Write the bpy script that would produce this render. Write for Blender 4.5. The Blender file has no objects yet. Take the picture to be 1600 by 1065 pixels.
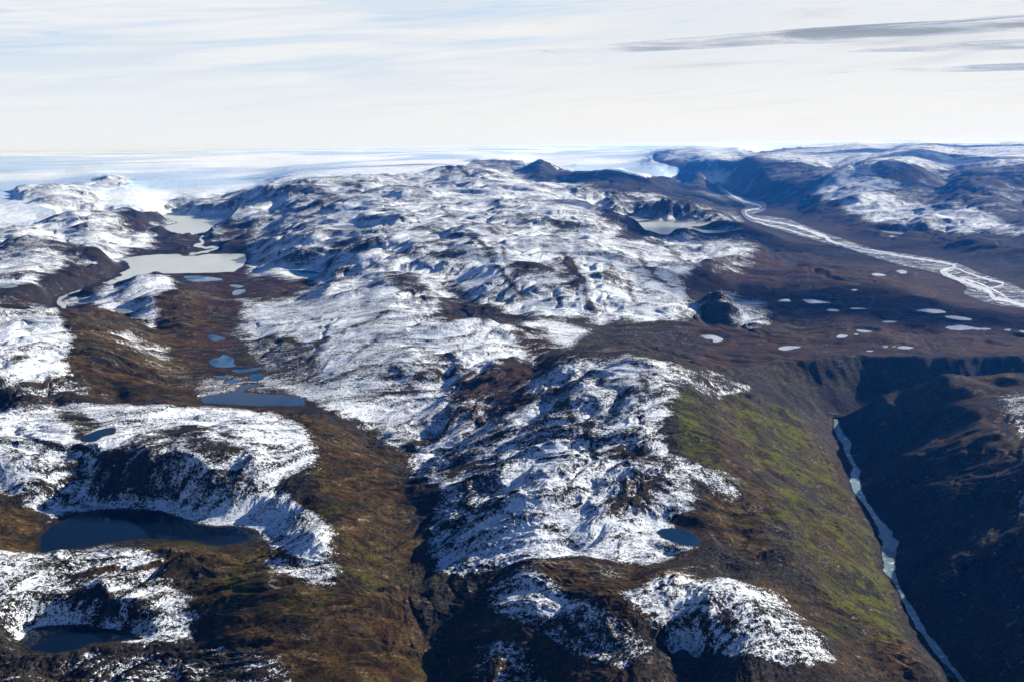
import bpy, math, os
import numpy as np
R = math.radians

# ------------------------------------------------------------------ camera
F_PX, CX, CY = 1556.0, 800.0, 532.5          # focal length and centre in pixels of the 1600 px photograph
CAM_Z, PITCH, ROLL = 900.0, R(11.06), R(0.60)
fwd = np.array([0.0, math.cos(PITCH), -math.sin(PITCH)])
up0 = np.array([0.0, math.sin(PITCH), math.cos(PITCH)])
rt0 = np.array([1.0, 0.0, 0.0])
RT = rt0*math.cos(ROLL) - up0*math.sin(ROLL)
UP = up0*math.cos(ROLL) + rt0*math.sin(ROLL)
scene = bpy.context.scene
COL = scene.collection
cam_data = bpy.data.cameras.new("camera")
cam_data.sensor_width = 36.0
cam_data.lens = 36.0*F_PX/1600.0
cam_data.clip_start, cam_data.clip_end = 5.0, 600000.0
cam = bpy.data.objects.new("camera", cam_data)
COL.objects.link(cam)
from mathutils import Matrix, Vector
cam.matrix_world = Matrix(((RT[0], UP[0], -fwd[0], 0), (RT[1], UP[1], -fwd[1], 0), (RT[2], UP[2], -fwd[2], CAM_Z), (0, 0, 0, 1)))
scene.camera = cam

# ------------------------------------------------------------------ light
SUN_AZ, SUN_EL = R(59.0), R(21.0)            # clockwise from the view direction (+Y), height
sun_dir = Vector((math.sin(SUN_AZ)*math.cos(SUN_EL), math.cos(SUN_AZ)*math.cos(SUN_EL), math.sin(SUN_EL)))
sd = bpy.data.lights.new("sun", 'SUN')
sd.energy, sd.angle, sd.color = 5.0, R(0.55), (1.0, 0.95, 0.87)
sun = bpy.data.objects.new("sun", sd)
COL.objects.link(sun)
sun.rotation_euler = sun_dir.to_track_quat('Z', 'Y').to_euler()
sun.location = (0, 0, 3000)

SKY_STRENGTH, CLOUD_BRIGHT = 0.05, 0.472
scene.view_settings.view_transform = 'Standard'
scene.view_settings.look = 'None'
scene.view_settings.exposure = 0.98
scene.view_settings.gamma = 1.0
scene.view_settings.use_curve_mapping = False
scene.cycles.volume_bounces = 0
scene.cycles.max_bounces = 4
scene.cycles.diffuse_bounces = 2


class NT:
    """small helper to write node trees"""
    def __init__(s, tree):
        s.t = tree; tree.nodes.clear()

    def n(s, kind, **kw):
        nd = s.t.nodes.new(kind)
        for k, v in kw.items():
            if k.startswith('i_'):
                key = k[2:]
                key = int(key) if key.isdigit() else key
                s.put(nd.inputs[key], v)
            else:
                setattr(nd, k, v)
        return nd

    def put(s, sock, v):
        if isinstance(v, bpy.types.NodeSocket): s.t.links.new(v, sock)
        else: sock.default_value = v

    def m(s, op, a, b=0.0, c=0.0, clamp=False):
        nd = s.n('ShaderNodeMath', operation=op, use_clamp=clamp)
        s.put(nd.inputs[0], a); s.put(nd.inputs[1], b); s.put(nd.inputs[2], c)
        return nd.outputs[0]

    def ramp(s, v, a, b, lo=0.0, hi=1.0, smooth=True):
        nd = s.n('ShaderNodeMapRange', interpolation_type='SMOOTHSTEP' if smooth else 'LINEAR')
        s.put(nd.inputs[0], v); s.put(nd.inputs[1], a); s.put(nd.inputs[2], b); s.put(nd.inputs[3], lo); s.put(nd.inputs[4], hi)
        return nd.outputs[0]

    def mix(s, f, a, b):
        nd = s.n('ShaderNodeMix', data_type='RGBA')
        s.put(nd.inputs[0], f)
        for i, v in ((6, a), (7, b)):
            if isinstance(v, tuple) and len(v) == 3: v = v + (1.0,)
            s.put(nd.inputs[i], v)
        return nd.outputs[2]

    def noise(s, vec, scale, detail=4.0, rough=0.55, dist=0.0):
        nd = s.n('ShaderNodeTexNoise')
        s.put(nd.inputs['Vector'], vec); s.put(nd.inputs['Scale'], scale); s.put(nd.inputs['Detail'], detail)
        s.put(nd.inputs['Roughness'], rough); s.put(nd.inputs['Distortion'], dist)
        return nd.outputs[0]

    def vmul(s, vec, k):
        nd = s.n('ShaderNodeVectorMath', operation='MULTIPLY')
        s.put(nd.inputs[0], vec); s.put(nd.inputs[1], k)
        return nd.outputs[0]


# ------------------------------------------------------------------ sky
world = bpy.data.worlds.new("World")
scene.world = world
world.use_nodes = True
w = NT(world.node_tree)
sky = w.n('ShaderNodeTexSky', sky_type='NISHITA', sun_disc=False)
sky.sun_elevation = SUN_EL
sky.sun_rotation = SUN_AZ
sky.altitude = 900.0
sky.air_density, sky.dust_density, sky.ozone_density = 1.0, 0.3, 3.0
base = w.n('ShaderNodeVectorMath', operation='SCALE')
tint = w.vmul(sky.outputs[0], (0.50, 0.70, 1.02))
w.put(base.inputs[0], tint); base.inputs[3].default_value = SKY_STRENGTH
co = w.n('ShaderNodeTexCoord').outputs['Generated']
sep = w.n('ShaderNodeSeparateXYZ', i_0=co)
dx, dy, dz = sep.outputs
az = w.m('ARCTAN2', dx, dy)                  # radians clockwise from +Y
el = w.m('ARCSINE', dz)
# streaks of cirrus: tilted slightly, rising to the right
tilt = w.m('SUBTRACT', el, w.m('MULTIPLY', az, 0.045))
sv = w.n('ShaderNodeCombineXYZ'); w.put(sv.inputs[0], w.m('MULTIPLY', az, 3.2)); w.put(sv.inputs[1], w.m('MULTIPLY', tilt, 42.0))
n1 = w.noise(sv.outputs[0], 1.0, 7.0, 0.6, 0.6)
sv2 = w.n('ShaderNodeCombineXYZ'); w.put(sv2.inputs[0], w.m('MULTIPLY', az, 1.3)); w.put(sv2.inputs[1], w.m('MULTIPLY', tilt, 13.0)); sv2.inputs[2].default_value = 7.0
n2 = w.noise(sv2.outputs[0], 1.0, 5.0, 0.55, 0.4)
gap = w.ramp(w.m('ADD', w.m('MULTIPLY', n1, 0.55), w.m('MULTIPLY', n2, 0.45)), 0.57, 0.45)   # 1 where the blue shows through
sv3 = w.n('ShaderNodeCombineXYZ'); w.put(sv3.inputs[0], w.m('MULTIPLY', az, 7.0)); w.put(sv3.inputs[1], w.m('MULTIPLY', w.m('SUBTRACT', el, w.m('MULTIPLY', az, 0.07)), 130.0)); sv3.inputs[2].default_value = 3.0
n3 = w.noise(sv3.outputs[0], 1.0, 6.0, 0.62, 1.0)
gap = w.m('MULTIPLY', gap, w.ramp(n3, .30, .62, 1.15, .55))
gap = w.m('MULTIPLY', gap, w.ramp(el, R(0.8), R(6.5)))
gap = w.m('MULTIPLY', gap, w.ramp(az, R(26), R(-16), 0.35, 1.0))
dark = w.ramp(w.m('ADD', w.m('MULTIPLY', n1, 0.5), w.m('MULTIPLY', n2, 0.5)), 0.47, 0.63)   # grey undersides, high on the right
dark = w.m('MULTIPLY', dark, w.ramp(az, R(-2), R(18)))
dark = w.m('MULTIPLY', dark, w.ramp(el, R(1.8), R(4.5)))
cl = w.mix(w.ramp(az, R(-24), R(14)), (0.92, 0.955, 0.985), (0.99, 0.985, 0.965))
cl = w.mix(w.m('MULTIPLY', dark, 0.95), cl, (0.50, 0.58, 0.70))
cl = w.mix(w.m('MULTIPLY', gap, 0.75), cl, (0.50, 0.69, 0.95))
cl = w.mix(w.m('MULTIPLY', w.ramp(n3, .48, .66), w.ramp(el, R(.3), R(3), .05, .28)), cl, (0.72, 0.78, 0.86))
cs = w.n('ShaderNodeVectorMath', operation='SCALE'); w.put(cs.inputs[0], cl); cs.inputs[3].default_value = CLOUD_BRIGHT
veil = w.ramp(el, R(8.5), R(15), 1.0, 0.0)
veil = w.m('MULTIPLY', veil, w.ramp(w.m('ABSOLUTE', az), R(60), R(110), 1.0, 0.35))
fin = w.mix(veil, base.outputs[0], cs.outputs[0])
fin = w.mix(w.ramp(el, R(-3), R(-.6)), (0.05, 0.06, 0.075), fin)      # land beyond the modelled ground
bg = w.n('ShaderNodeBackground'); w.put(bg.inputs[0], fin); bg.inputs[1].default_value = 1.0
out = w.n('ShaderNodeOutputWorld'); w.put(out.inputs[0], bg.outputs[0])


# ------------------------------------------------------------------ geometry of the view
def ray(px, py):
    px = np.asarray(px, float); py = np.asarray(py, float)
    a = (px-CX)/F_PX; b = -(py-CY)/F_PX
    return fwd[None, :]*np.ones_like(a)[:, None] + a[:, None]*RT + b[:, None]*UP


def unproject(px, py, z):
    """point of the place at height z that the photograph shows at px, py"""
    d = ray(np.atleast_1d(px), np.atleast_1d(py))
    dz_ = np.minimum(d[:, 2], -1e-4)
    t = (np.atleast_1d(z)-CAM_Z)/dz_
    return d[:, 0]*t, d[:, 1]*t


def project(X, Y, Z):
    P = np.stack([X, Y, Z-CAM_Z], -1)
    dep = P@fwd
    return CX + F_PX*(P@RT)/dep, CY - F_PX*(P@UP)/dep


# ------------------------------------------------------------------ noise
def gnoise(x, y, seed):
    xi = np.floor(x).astype(np.int64); yi = np.floor(y).astype(np.int64)
    xf = (x-xi).astype(np.float32); yf = (y-yi).astype(np.float32)
    u = xf*xf*xf*(xf*(xf*6-15)+10); v = yf*yf*yf*(yf*(yf*6-15)+10)

    def g(ix, iy, fx, fy):
        h = (ix*374761393 + iy*668265263 + seed*1442695041) & 0xffffffff
        h = ((h ^ (h >> 13))*1274126177) & 0xffffffff
        h = h ^ (h >> 16)
        a = (h & 0xffff).astype(np.float32)*(2*math.pi/65536)
        return np.cos(a)*fx + np.sin(a)*fy
    n00 = g(xi, yi, xf, yf); n10 = g(xi+1, yi, xf-1, yf)
    n01 = g(xi, yi+1, xf, yf-1); n11 = g(xi+1, yi+1, xf-1, yf-1)
    a = n00+(n10-n00)*u; b = n01+(n11-n01)*u
    return (a+(b-a)*v)*1.5


# ------------------------------------------------------------------ height controls, read off the photograph
# "x y z" = the ground at pixel x,y stands z metres above datum
ZC = """
-150 1180 60;150 1180 45;400 1160 30;560 1160 0;680 1150 -4;760 1160 0;900 1170 50;1100 1170 70;1300 1150 60;1420 1130 20;1500 1110 -90
1310 655 -100;1325 700 -100;1335 745 -100;1345 790 -100;1370 830 -100;1393 870 -100;1400 920 -100;1425 970 -100;1465 1010 -100;1490 1045 -100;1530 1110 -100
1285 690 -40;1305 760 -40;1340 830 -42;1368 900 -45;1395 960 -45;1445 1020 -45
1225 650 20;1255 750 10;1290 830 0;1320 920 -10;1385 1010 -25
1140 620 130;1165 700 105;1195 780 85;1225 860 65;1270 960 50;1340 1060 30
900 560 225;980 552 245;1050 572 230;1100 598 190;1180 592 90;1240 630 30;1270 650 -10
1090 740 130;1050 790 110;1060 864 84;1035 812 92;1000 850 88;1100 830 88;1120 872 83;1180 900 92;1250 960 90
1130 568 80;1190 566 66;1250 560 61;1350 557 60;1450 557 60;1550 560 61;1700 566 64;1300 575 60;1400 575 60;1500 575 62;1480 592 100;1600 586 110;1400 616 66;1750 580 125;1345 640 20
1100 500 75;1100 540 85;1200 500 72;1300 510 66;1400 520 62;1500 520 62;1600 530 64;1750 530 66;1150 440 80;1250 440 66;1350 420 58;1450 450 48;1550 490 50;1240 395 82;1195 400 105;1540 550 62;1600 545 62;1300 470 66;1400 480 62;1280 545 62;1180 545 70
1180 335 40;1200 345 38;1270 362 35;1300 385 30;1400 400 25;1480 425 20;1540 455 15;1600 475 12;1750 510 4;1140 300 48;1075 285 55
1380 375 60;1500 415 52;1600 440 60;1750 470 70;1450 365 90;1600 400 95;1250 320 100;1350 340 130;1450 345 170;1600 360 180;1300 300 250;1400 295 290;1500 315 260;1600 340 220;1480 295 220;1600 310 220;1750 350 220
1200 305 170;1230 345 60;1320 365 70
900 278 250;960 285 180;1020 290 130;1060 288 90;870 285 260;820 285 300
820 263 290;870 259 320;845 258 310;890 262 320;950 262 300;1030 268 280;1000 255 380;900 258 360
920 300 320;960 318 270;1020 316 300;1035 330 220;1080 326 220;1130 338 190;1180 352 130;1200 372 105;990 335 160;940 325 220
1000 342 150;1050 352 150;1110 362 150;980 352 160;1000 366 156;1060 375 152;1120 369 148
1100 310 90;1050 300 110;1150 325 65;1120 325 110
850 291 440;790 292 440;740 300 430;700 310 420;640 303 430;620 318 400;560 312 400;920 318 380;960 348 290;1000 375 230;1100 400 180;1180 385 150;1060 440 170;1085 490 125;950 430 250;900 395 290;850 390 300;750 385 320;650 380 310;560 372 290;480 352 290;470 400 210;430 382 180;400 415 104;500 330 320;420 320 260
550 425 175;740 470 165;700 440 200;640 410 240;820 430 250;850 470 180;950 480 150;900 350 340;780 345 380;700 345 370;600 345 350;540 354 300;1020 400 210;1000 460 170
800 500 135;950 508 130;1050 520 118;720 490 150
600 424 235;640 432 230;670 455 190;520 450 185;560 480 180;450 520 135;420 560 105;500 600 110;560 560 150;640 520 190;600 480 200;700 520 190;760 505 195;830 500 190;880 540 150;800 560 150;700 600 115;620 620 110;560 635 100;610 680 72;640 710 60
780 600 140;830 605 150;760 640 130;720 665 108
870 572 205;900 600 205;950 640 190;850 650 175;1000 680 180;900 700 160;800 700 140;720 700 108;680 735 88;760 780 112;850 780 128;950 780 130;1000 740 150;820 850 92;730 860 66;700 885 46;900 860 80;1000 870 85
600 720 78;640 755 66;668 830 50;652 900 40;685 980 28;664 1060 6
740 905 54;790 892 70;850 892 88;950 915 115;1060 892 125;1140 900 125;800 980 62;900 1000 70;1000 1030 80;1100 960 110;1200 1000 100;1100 1050 60;750 1040 34;850 1060 30;1065 1036 52;1230 960 100;990 900 95
500 640 110;560 690 85;480 700 140;520 760 110;600 800 72;560 860 80;500 830 105;600 920 52;520 960 65;560 1040 34;620 1000 38;450 1040 40;420 920 90
230 862 72;100 868 84;0 880 100;310 875 80;150 920 80;0 930 80;250 950 60;120 960 48;300 990 40;0 990 48;20 1025 48;120 1030 45;200 1030 52;350 1020 50;100 1065 50;300 1065 45;400 870 64
150 790 63;250 792 66;350 815 62;60 715 150;150 690 174;220 705 172;280 740 150;330 700 165;400 720 150;440 770 100;425 825 62;480 840 90;0 700 165;0 760 110;30 800 85;50 845 75;100 790 72;-150 760 140;200 760 110;100 745 115
0 650 162;100 640 165;200 640 160;300 650 150;400 655 140;440 680 140;120 690 165;200 665 164;150 668 160;150 702 157;100 700 158
0 490 235;60 488 240;110 500 232;140 540 205;90 578 200;30 585 210;0 590 205;0 635 140;100 633 132;180 615 120;200 560 160;250 590 112;150 500 200;200 505 170;240 540 130;-150 500 240;-150 590 210;-150 640 150
330 540 104;320 500 106;350 470 107;400 460 116;430 440 118;300 610 100;450 640 100;340 640 104;240 625 118;400 600 97;460 612 97;345 580 99;260 570 108;480 432 118
290 460 150;270 480 150;300 520 120;240 480 150;205 437 170;240 433 175;150 458 135;195 492 116;240 508 120;120 478 112
0 400 220;50 395 240;100 400 205;150 392 210;180 400 200;198 427 108;100 430 172;50 440 188;0 450 180;60 478 120;95 478 100;0 480 160;-150 430 200;175 437 106;120 460 104
100 380 180;180 385 150;235 392 108;
200 330 250;250 345 190;268 356 108;235 372 115;300 388 102;350 378 103;180 350 235;120 345 270;60 360 255;0 365 255;-150 370 260
372 345 150;400 350 185;355 330 190;400 372 125;440 350 220;300 313 250;330 322 220;380 312 270;268 333 104
0 338 235;60 338 235;0 320 260;0 300 320;90 298 330;170 315 245;240 322 215;300 303 260;250 295 290;190 285 330;400 288 300;300 270 380;100 268 400;0 270 390;-200 320 260;-200 270 390;60 310 310;120 318 290
"""
# "x y km" = a crest seen at pixel x,y at that distance
DC = """
1030 241 31;1050 234 31;1090 230 31.5;1130 234 32;1155 231 32;1180 240 30;1240 233 33;1300 230 33;1345 221 35;1380 225 35;1410 224 35;1440 219 36;1500 221 36;1560 220 37;1600 222 37;1750 221 37
1150 255 26;1300 262 20.5;1250 240 28;1040 262 26;1380 240 26;1500 233 26
1345 255 18.5;1380 241 20;1425 232 21.5;1455 231 22;1500 243 21;1560 246 20;1620 243 21;1400 270 15.5;1300 275 15;1500 275 15;1600 280 14.5
1080 268 24;1100 258 22.5;1130 250 22;1180 246 21;1240 252 20;1280 266 18
845 251 20;835 256 20;826 262 20;856 257 20;870 264 20;800 269 20;890 269 19.5;845 262 18.8
725 253 22.5;750 249 22;780 248 22;805 252 21.5;765 262 20.5
420 292 13;455 286 13;490 281 13;530 281 13;565 274 13.5;590 277 13.3;620 280 13;655 278 13.5;680 268 14;715 263 14.5;740 268 14;780 272 15;600 293 11.5;520 300 11.3;680 295 12;720 285 12.5;790 280 14.5
900 268 18.5;945 267 18.5;962 264 19;985 270 18.5;1012 272 18.5;1040 279 18.5
155 279 19;170 274 19;190 279 19;172 289 17.5;140 291 17
0 252 40;200 251 40;400 248 40;600 245 40;800 242 42;950 240 44
"""
# "x km z"
WC = """
-300 150 862;0 150 862;400 150 862;800 150 862;1200 150 862;1600 150 862;1900 150 862;-300 80 740;0 80 740;400 80 740;800 80 740;1200 80 740;1600 80 750;1900 80 750;1200 50 640;1600 55 690;1000 50 600
-600 1.0 80;0 .9 60;500 .9 40;800 .85 30;1100 .9 20;1500 1.0 60;2000 1.1 180;-600 2.5 120;-600 6 200;-600 15 330;2200 2.5 180;2200 6 100;2200 15 300;2200 35 850
"""


def parse(s):
    return np.array([[float(v) for v in q.split()] for q in s.replace('\n', ';').split(';') if q.strip()])


zc, dc, wc = parse(ZC), parse(DC), parse(WC)


def canyon_side():
    """the shaded right-hand side of the canyon: rises evenly from the river to its plateau"""
    ry = np.array([655, 700, 745, 790, 830, 870, 920, 970, 1010, 1045, 1110, 1250.]); rx = np.array([1320, 1337, 1348, 1358, 1383, 1403, 1410, 1435, 1475, 1500, 1545, 1640.])
    RX, RY = unproject(rx, ry, np.full(len(rx), -100.0)); o = np.argsort(RY)
    got = []
    for py in (640, 670, 700, 740, 780, 830, 880, 940, 1000, 1060, 1130, 1220):
        x0 = np.interp(py, ry, rx)
        for dxp in (45, 90, 140, 200, 270, 350, 450, 600):
            z = 0.0
            for _ in range(60):
                X, Y = unproject(x0+dxp, py, z)
                Dm = X[0]-np.interp(Y[0], RY[o], RX[o])
                zt = -100+.52*Dm if Dm < 350 else 82+.12*min(Dm-350, 900)
                z += .3*(zt-z)
            if Y[0] < 3480: got.append((x0+dxp, py, z))
    return np.array(got)


def polyline(txt, step=22):
    p = parse(txt); o = [p[0]]
    for a, b in zip(p[:-1], p[1:]):
        k = max(1, int(abs(b[0]-a[0])/step))
        o += [a+(b-a)*t/k for t in range(1, k+1)]
    return np.array(o)


zc = np.concatenate([zc, canyon_side()])
cx_, cy_ = unproject(zc[:, 0], zc[:, 1], zc[:, 2]); cz_ = zc[:, 2]
rd = ray(dc[:, 0], dc[:, 1]); tt = dc[:, 2]*1000/np.hypot(rd[:, 0], rd[:, 1])
dxw, dyw, dzw = rd[:, 0]*tt, rd[:, 1]*tt, CAM_Z+rd[:, 2]*tt
wx = (wc[:, 0]-CX)/F_PX; wy_ = wc[:, 1]*1000/np.hypot(wx, 1); wx = wx*wy_
CXY = np.concatenate([np.stack([cx_, cy_], 1), np.stack([dxw, dyw], 1), np.stack([wx, wy_], 1)])
CZ = np.concatenate([cz_, dzw, wc[:, 2]])


def uv(X, Y):
    Y = np.maximum(Y, 1.0)
    u = F_PX*X/Y
    q = F_PX*CAM_Z/Y
    return u, q + 150*np.log1p(q/15.0)


cu, cv = uv(CXY[:, 0], CXY[:, 1])
MQ = 5.0
D = np.sqrt((cu[:, None]-cu)**2+(cv[:, None]-cv)**2+MQ*MQ)
A = np.zeros((len(cu)+1,)*2); A[:-1, :-1] = D - np.eye(len(cu))*1.5; A[-1, :-1] = 1; A[:-1, -1] = 1
coef = np.linalg.solve(A, np.append(CZ, 0))


def base_height(X, Y):
    u, v = uv(X, Y)
    sh = u.shape; u = u.ravel().astype(np.float32); v = v.ravel().astype(np.float32)
    o = np.full(u.shape, coef[-1], np.float32)
    for i in range(0, len(u), 20000):
        a = u[i:i+20000, None]-cu[None, :].astype(np.float32); b = v[i:i+20000, None]-cv[None, :].astype(np.float32)
        o[i:i+20000] += np.sqrt(a*a+b*b+np.float32(MQ*MQ))@coef[:-1].astype(np.float32)
    return o.reshape(sh)


# ------------------------------------------------------------------ ground cover, with some canyon shade painted in, digitised from the photograph
PX0, PX1, PY0, PY1, PS = -400, 2000, 200, 1300, 2
gw, gh = (PX1-PX0)//PS, (PY1-PY0)//PS
gxx, gyy = np.meshgrid(PX0+PS*(np.arange(gw)+.5), PY0+PS*(np.arange(gh)+.5))


def inside(poly, x, y):
    r = np.zeros(x.shape, bool)
    n = len(poly)
    for i in range(n):
        x0, y0 = poly[i]; x1, y1 = poly[(i+1) % n]
        if y0 == y1: continue
        c = ((y0 > y) != (y1 > y)) & (x < (x1-x0)*(y-y0)/(y1-y0)+x0)
        r ^= c
    return r


def box(a, rx, ry):
    for ax, r in ((1, rx), (0, ry)):
        if r < 1: continue
        p = np.pad(a, [(r+1, r) if k == ax else (0, 0) for k in (0, 1)], mode='edge')
        c = np.cumsum(p, ax)
        n = a.shape[ax]
        a = (np.take(c, np.arange(2*r+1, 2*r+1+n), ax)-np.take(c, np.arange(0, n), ax))/(2*r+1)
    return a


wob = (gnoise(gxx/38, gyy/22, 5)*9 + gnoise(gxx/15, gyy/9, 6)*4.5)
wob2 = (gnoise(gxx/40, gyy/20, 7)*6 + gnoise(gxx/14, gyy/9, 8)*3)


def paint(layer, val, pts, f=6):
    """lay a patch with an uneven edge over a cover map"""
    p = np.array([float(v) for v in pts.split()]).reshape(-1, 2)
    x0, y0, x1, y1 = p[:, 0].min()-30, p[:, 1].min()-24, p[:, 0].max()+30, p[:, 1].max()+24
    i0, i1 = max(0, int((x0-PX0)/PS)), min(gw, int((x1-PX0)/PS)+1)
    j0, j1 = max(0, int((y0-PY0)/PS)), min(gh, int((y1-PY0)/PS)+1)
    sl = (slice(j0, j1), slice(i0, i1))
    sc = np.clip((gyy[sl]-215)/250, 0.15, 1)
    m = inside(p, gxx[sl]+wob[sl]*sc, gyy[sl]+wob2[sl]*sc).astype(float)
    m = box(box(m, f//PS, max(1, f//PS//2)), f//PS, max(1, f//PS//2))
    layer[sl] = layer[sl]*(1-m)+val*m


snow = np.zeros((gh, gw)); green = np.zeros((gh, gw)); ochre = np.full((gh, gw), .35); red = np.full((gh, gw), .3)
rough = np.full((gh, gw), .8)
# -------- snow cover
SNOW = """
.72|-400 262 700 262 740 250 820 248 880 266 1060 280 1120 300 1160 340 1130 360 930 345 900 480 600 440 400 430 380 380 100 380 -400 380
.92|-400 262 210 262 262 330 -400 348
.88|-400 340 95 336 170 320 250 328 240 345 262 372 245 388 150 392 60 372 -400 372
.85|-400 372 40 372 100 380 90 395 40 392 -400 398
.35|-400 376 40 374 110 382 100 392 30 388 -400 392
.80|-400 396 50 388 110 398 90 428 40 438 -400 436
.04|182 332 215 328 250 340 275 350 240 362 230 372 205 365 190 350
.05|235 366 290 360 330 370 380 380 385 398 270 398 190 402 180 392 240 385
.03|120 392 165 388 200 422 190 436 150 447 95 478 82 482 60 470 50 450 80 430 128 420
.55|112 396 160 402 150 416 120 412
.10|-400 446 50 444 100 470 90 484 -400 486
.80|-400 424 45 420 55 446 -400 450
.12|330 345 400 350 385 385 345 375
.90|98 466 150 455 225 431 262 432 276 450 240 462 240 480 250 515 225 500 190 485 150 476 100 478
.02|240 462 275 450 300 455 325 470 330 520 320 560 260 540 245 510
.04|270 430 400 430 440 425 490 436 430 470 380 498 410 540 370 600 280 620 240 570 300 540
.93|-400 484 90 482 115 500 128 520 120 545 92 560 112 578 60 592 -400 598
.10|-400 590 60 592 120 578 150 600 200 612 170 624 80 637 -400 640
.05|92 482 130 480 235 512 280 560 330 600 250 625 180 618 140 590 112 522
.45|180 512 250 540 270 562 230 560 190 535
.35|320 590 420 585 460 600 440 620 420 610 300 620
.84|-400 640 80 632 200 625 260 637 330 634 420 645 470 665 492 700 502 725 440 740 430 760 470 790 522 820 520 850 490 880 430 860 400 830 370 820 300 810 250 795 160 795 90 800 60 790 -400 770
.15|85 635 130 640 162 662 132 686 110 670 95 650
.20|250 665 300 660 330 680 310 695 270 685
.15|290 690 340 693 378 710 350 727 300 718
.52|50 712 140 700 170 690 240 720 280 745 250 770 220 790 100 785 50 760
.38|150 700 190 690 240 720 230 760 180 780 150 760
.72|240 760 330 730 420 750 480 800 500 820 430 815 350 800 260 780
.02|455 650 545 650 560 690 645 740 655 820 665 870 640 930 600 940 540 900 520 830 472 762 503 720 480 680
.02|-400 762 0 768 50 796 70 852 -400 875
.62|-400 872 120 850 200 855 262 862 255 890 300 930 300 992 210 990 150 975 40 980 -400 950
.30|60 880 130 870 200 880 170 910 80 915
.25|90 925 160 918 180 945 120 960
.02|200 850 400 860 420 880 560 930 600 960 560 1010 400 1042 320 1000 305 930 262 880
.55|420 872 490 880 522 850 528 882 520 912 470 905 422 890
.14|-400 1005 230 1008 400 1005 470 1070 470 1300 -400 1300
.40|160 1020 185 1020 200 1065 165 1065
.40|240 1045 262 1020 268 1030 250 1065
.82|560 300 640 300 740 290 850 288 920 315 980 348 960 372 1020 372 1100 372 1180 392 1170 402 1100 410 1062 430 1088 490 1040 500 930 502 900 490 830 492 740 480 700 468 640 450 600 424 540 436 470 436 400 428 385 412 420 380 470 350
.25|660 390 730 400 720 412 670 405
.28|520 372 580 385 570 395 525 390
.25|700 420 740 470 760 480 730 485 690 440
.15|870 400 905 405 900 440 880 430
.20|790 415 860 408 870 430 800 432
.25|870 425 900 440 905 465 890 450
.10|930 330 1000 335 1010 345 960 350
.30|1000 340 1120 345 1190 375 1160 380 1060 362
.78|378 470 430 468 520 440 600 424 640 436 700 465 690 490 760 505 850 498 925 512 900 535 860 560 800 560 745 590 705 620 725 652 640 690 600 690 560 650 500 632 440 610 408 592 420 560 390 540 378 500
.25|370 520 470 530 500 560 520 600 430 600 410 580 400 550
.18|600 425 640 430 682 455 650 462 612 448
.05|690 465 762 470 770 500 705 505 680 490
.12|800 500 850 510 905 560 850 580 812 540
.05|728 588 790 570 802 620 740 642 712 622
.30|700 640 830 590 805 645 740 670 690 700
.05|760 485 950 505 1080 500 1090 520 1000 560 960 552 900 552 920 515 850 492
.76|822 602 850 576 900 560 990 555 1042 570 1052 600 1062 622 1032 662 1042 700 1092 740 1082 790 1042 802 1052 830 1090 852 1010 880 960 870 900 862 800 882 720 902 680 882 668 820 690 762 648 742 640 702 720 662 780 652 830 622
.50|690 700 780 670 800 720 740 790 700 760
.12|920 700 1000 690 1060 720 1050 745 990 715
.15|1000 740 1040 760 1010 800 960 800 940 780
.20|700 700 760 715 700 735
.50|1042 568 1100 590 1160 600 1165 615 1100 610 1055 600
.55|1070 725 1130 740 1170 775 1130 775 1080 750
.05|760 880 840 872 900 880 1010 880 1090 862 1130 900 1000 900 940 905 850 892 780 900
.76|972 932 1060 892 1140 900 1222 932 1282 990 1300 1028 1240 1035 1150 1020 1060 1000
.15|1120 940 1150 960 1140 990 1120 980
.55|760 912 830 892 860 920 950 960 1022 1010 962 1050 900 1020 820 972 770 950
.28|740 1000 820 1000 850 1065 850 1200 740 1200
.62|1088 466 1130 458 1190 470 1212 490 1180 510 1120 497
.80|1118 372 1188 385 1175 404 1120 396
.30|1110 400 1180 408 1160 430 1120 430
.80|1262 268 1350 268 1420 288 1480 300 1522 320 1600 350 1700 362 1700 372 1500 358 1380 352 1290 312 1240 292
.22|1340 300 1420 292 1500 300 1600 300 1600 330 1500 315 1420 310
.74|1020 238 1090 228 1160 230 1180 240 1300 228 1345 218 1700 216 1700 275 1500 278 1440 262 1340 270 1280 262 1180 246 1110 256 1040 250
.12|1060 268 1110 256 1180 246 1240 254 1290 272 1270 300 1200 320 1140 310 1080 290
.15|1400 295 1480 262 1560 255 1700 260 1700 300 1500 292
.06|800 268 845 248 880 266 960 262 1060 280 1110 300 1160 330 1060 320 1000 300 930 290 850 285
.30|730 250 780 247 820 252 800 268 750 265
.45|900 292 960 298 1000 312 1100 325 1150 345 1100 345 1010 335 960 318 920 310
.40|1565 618 1620 612 1700 640 1700 680 1590 675
.35|1580 770 1640 760 1700 790 1600 790
.30|1080 578 1120 585 1150 600 1120 612 1090 598
"""
for ln in SNOW.strip().splitlines():
    v, p = ln.split('|'); paint(snow, float(v), p, 6)
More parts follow.
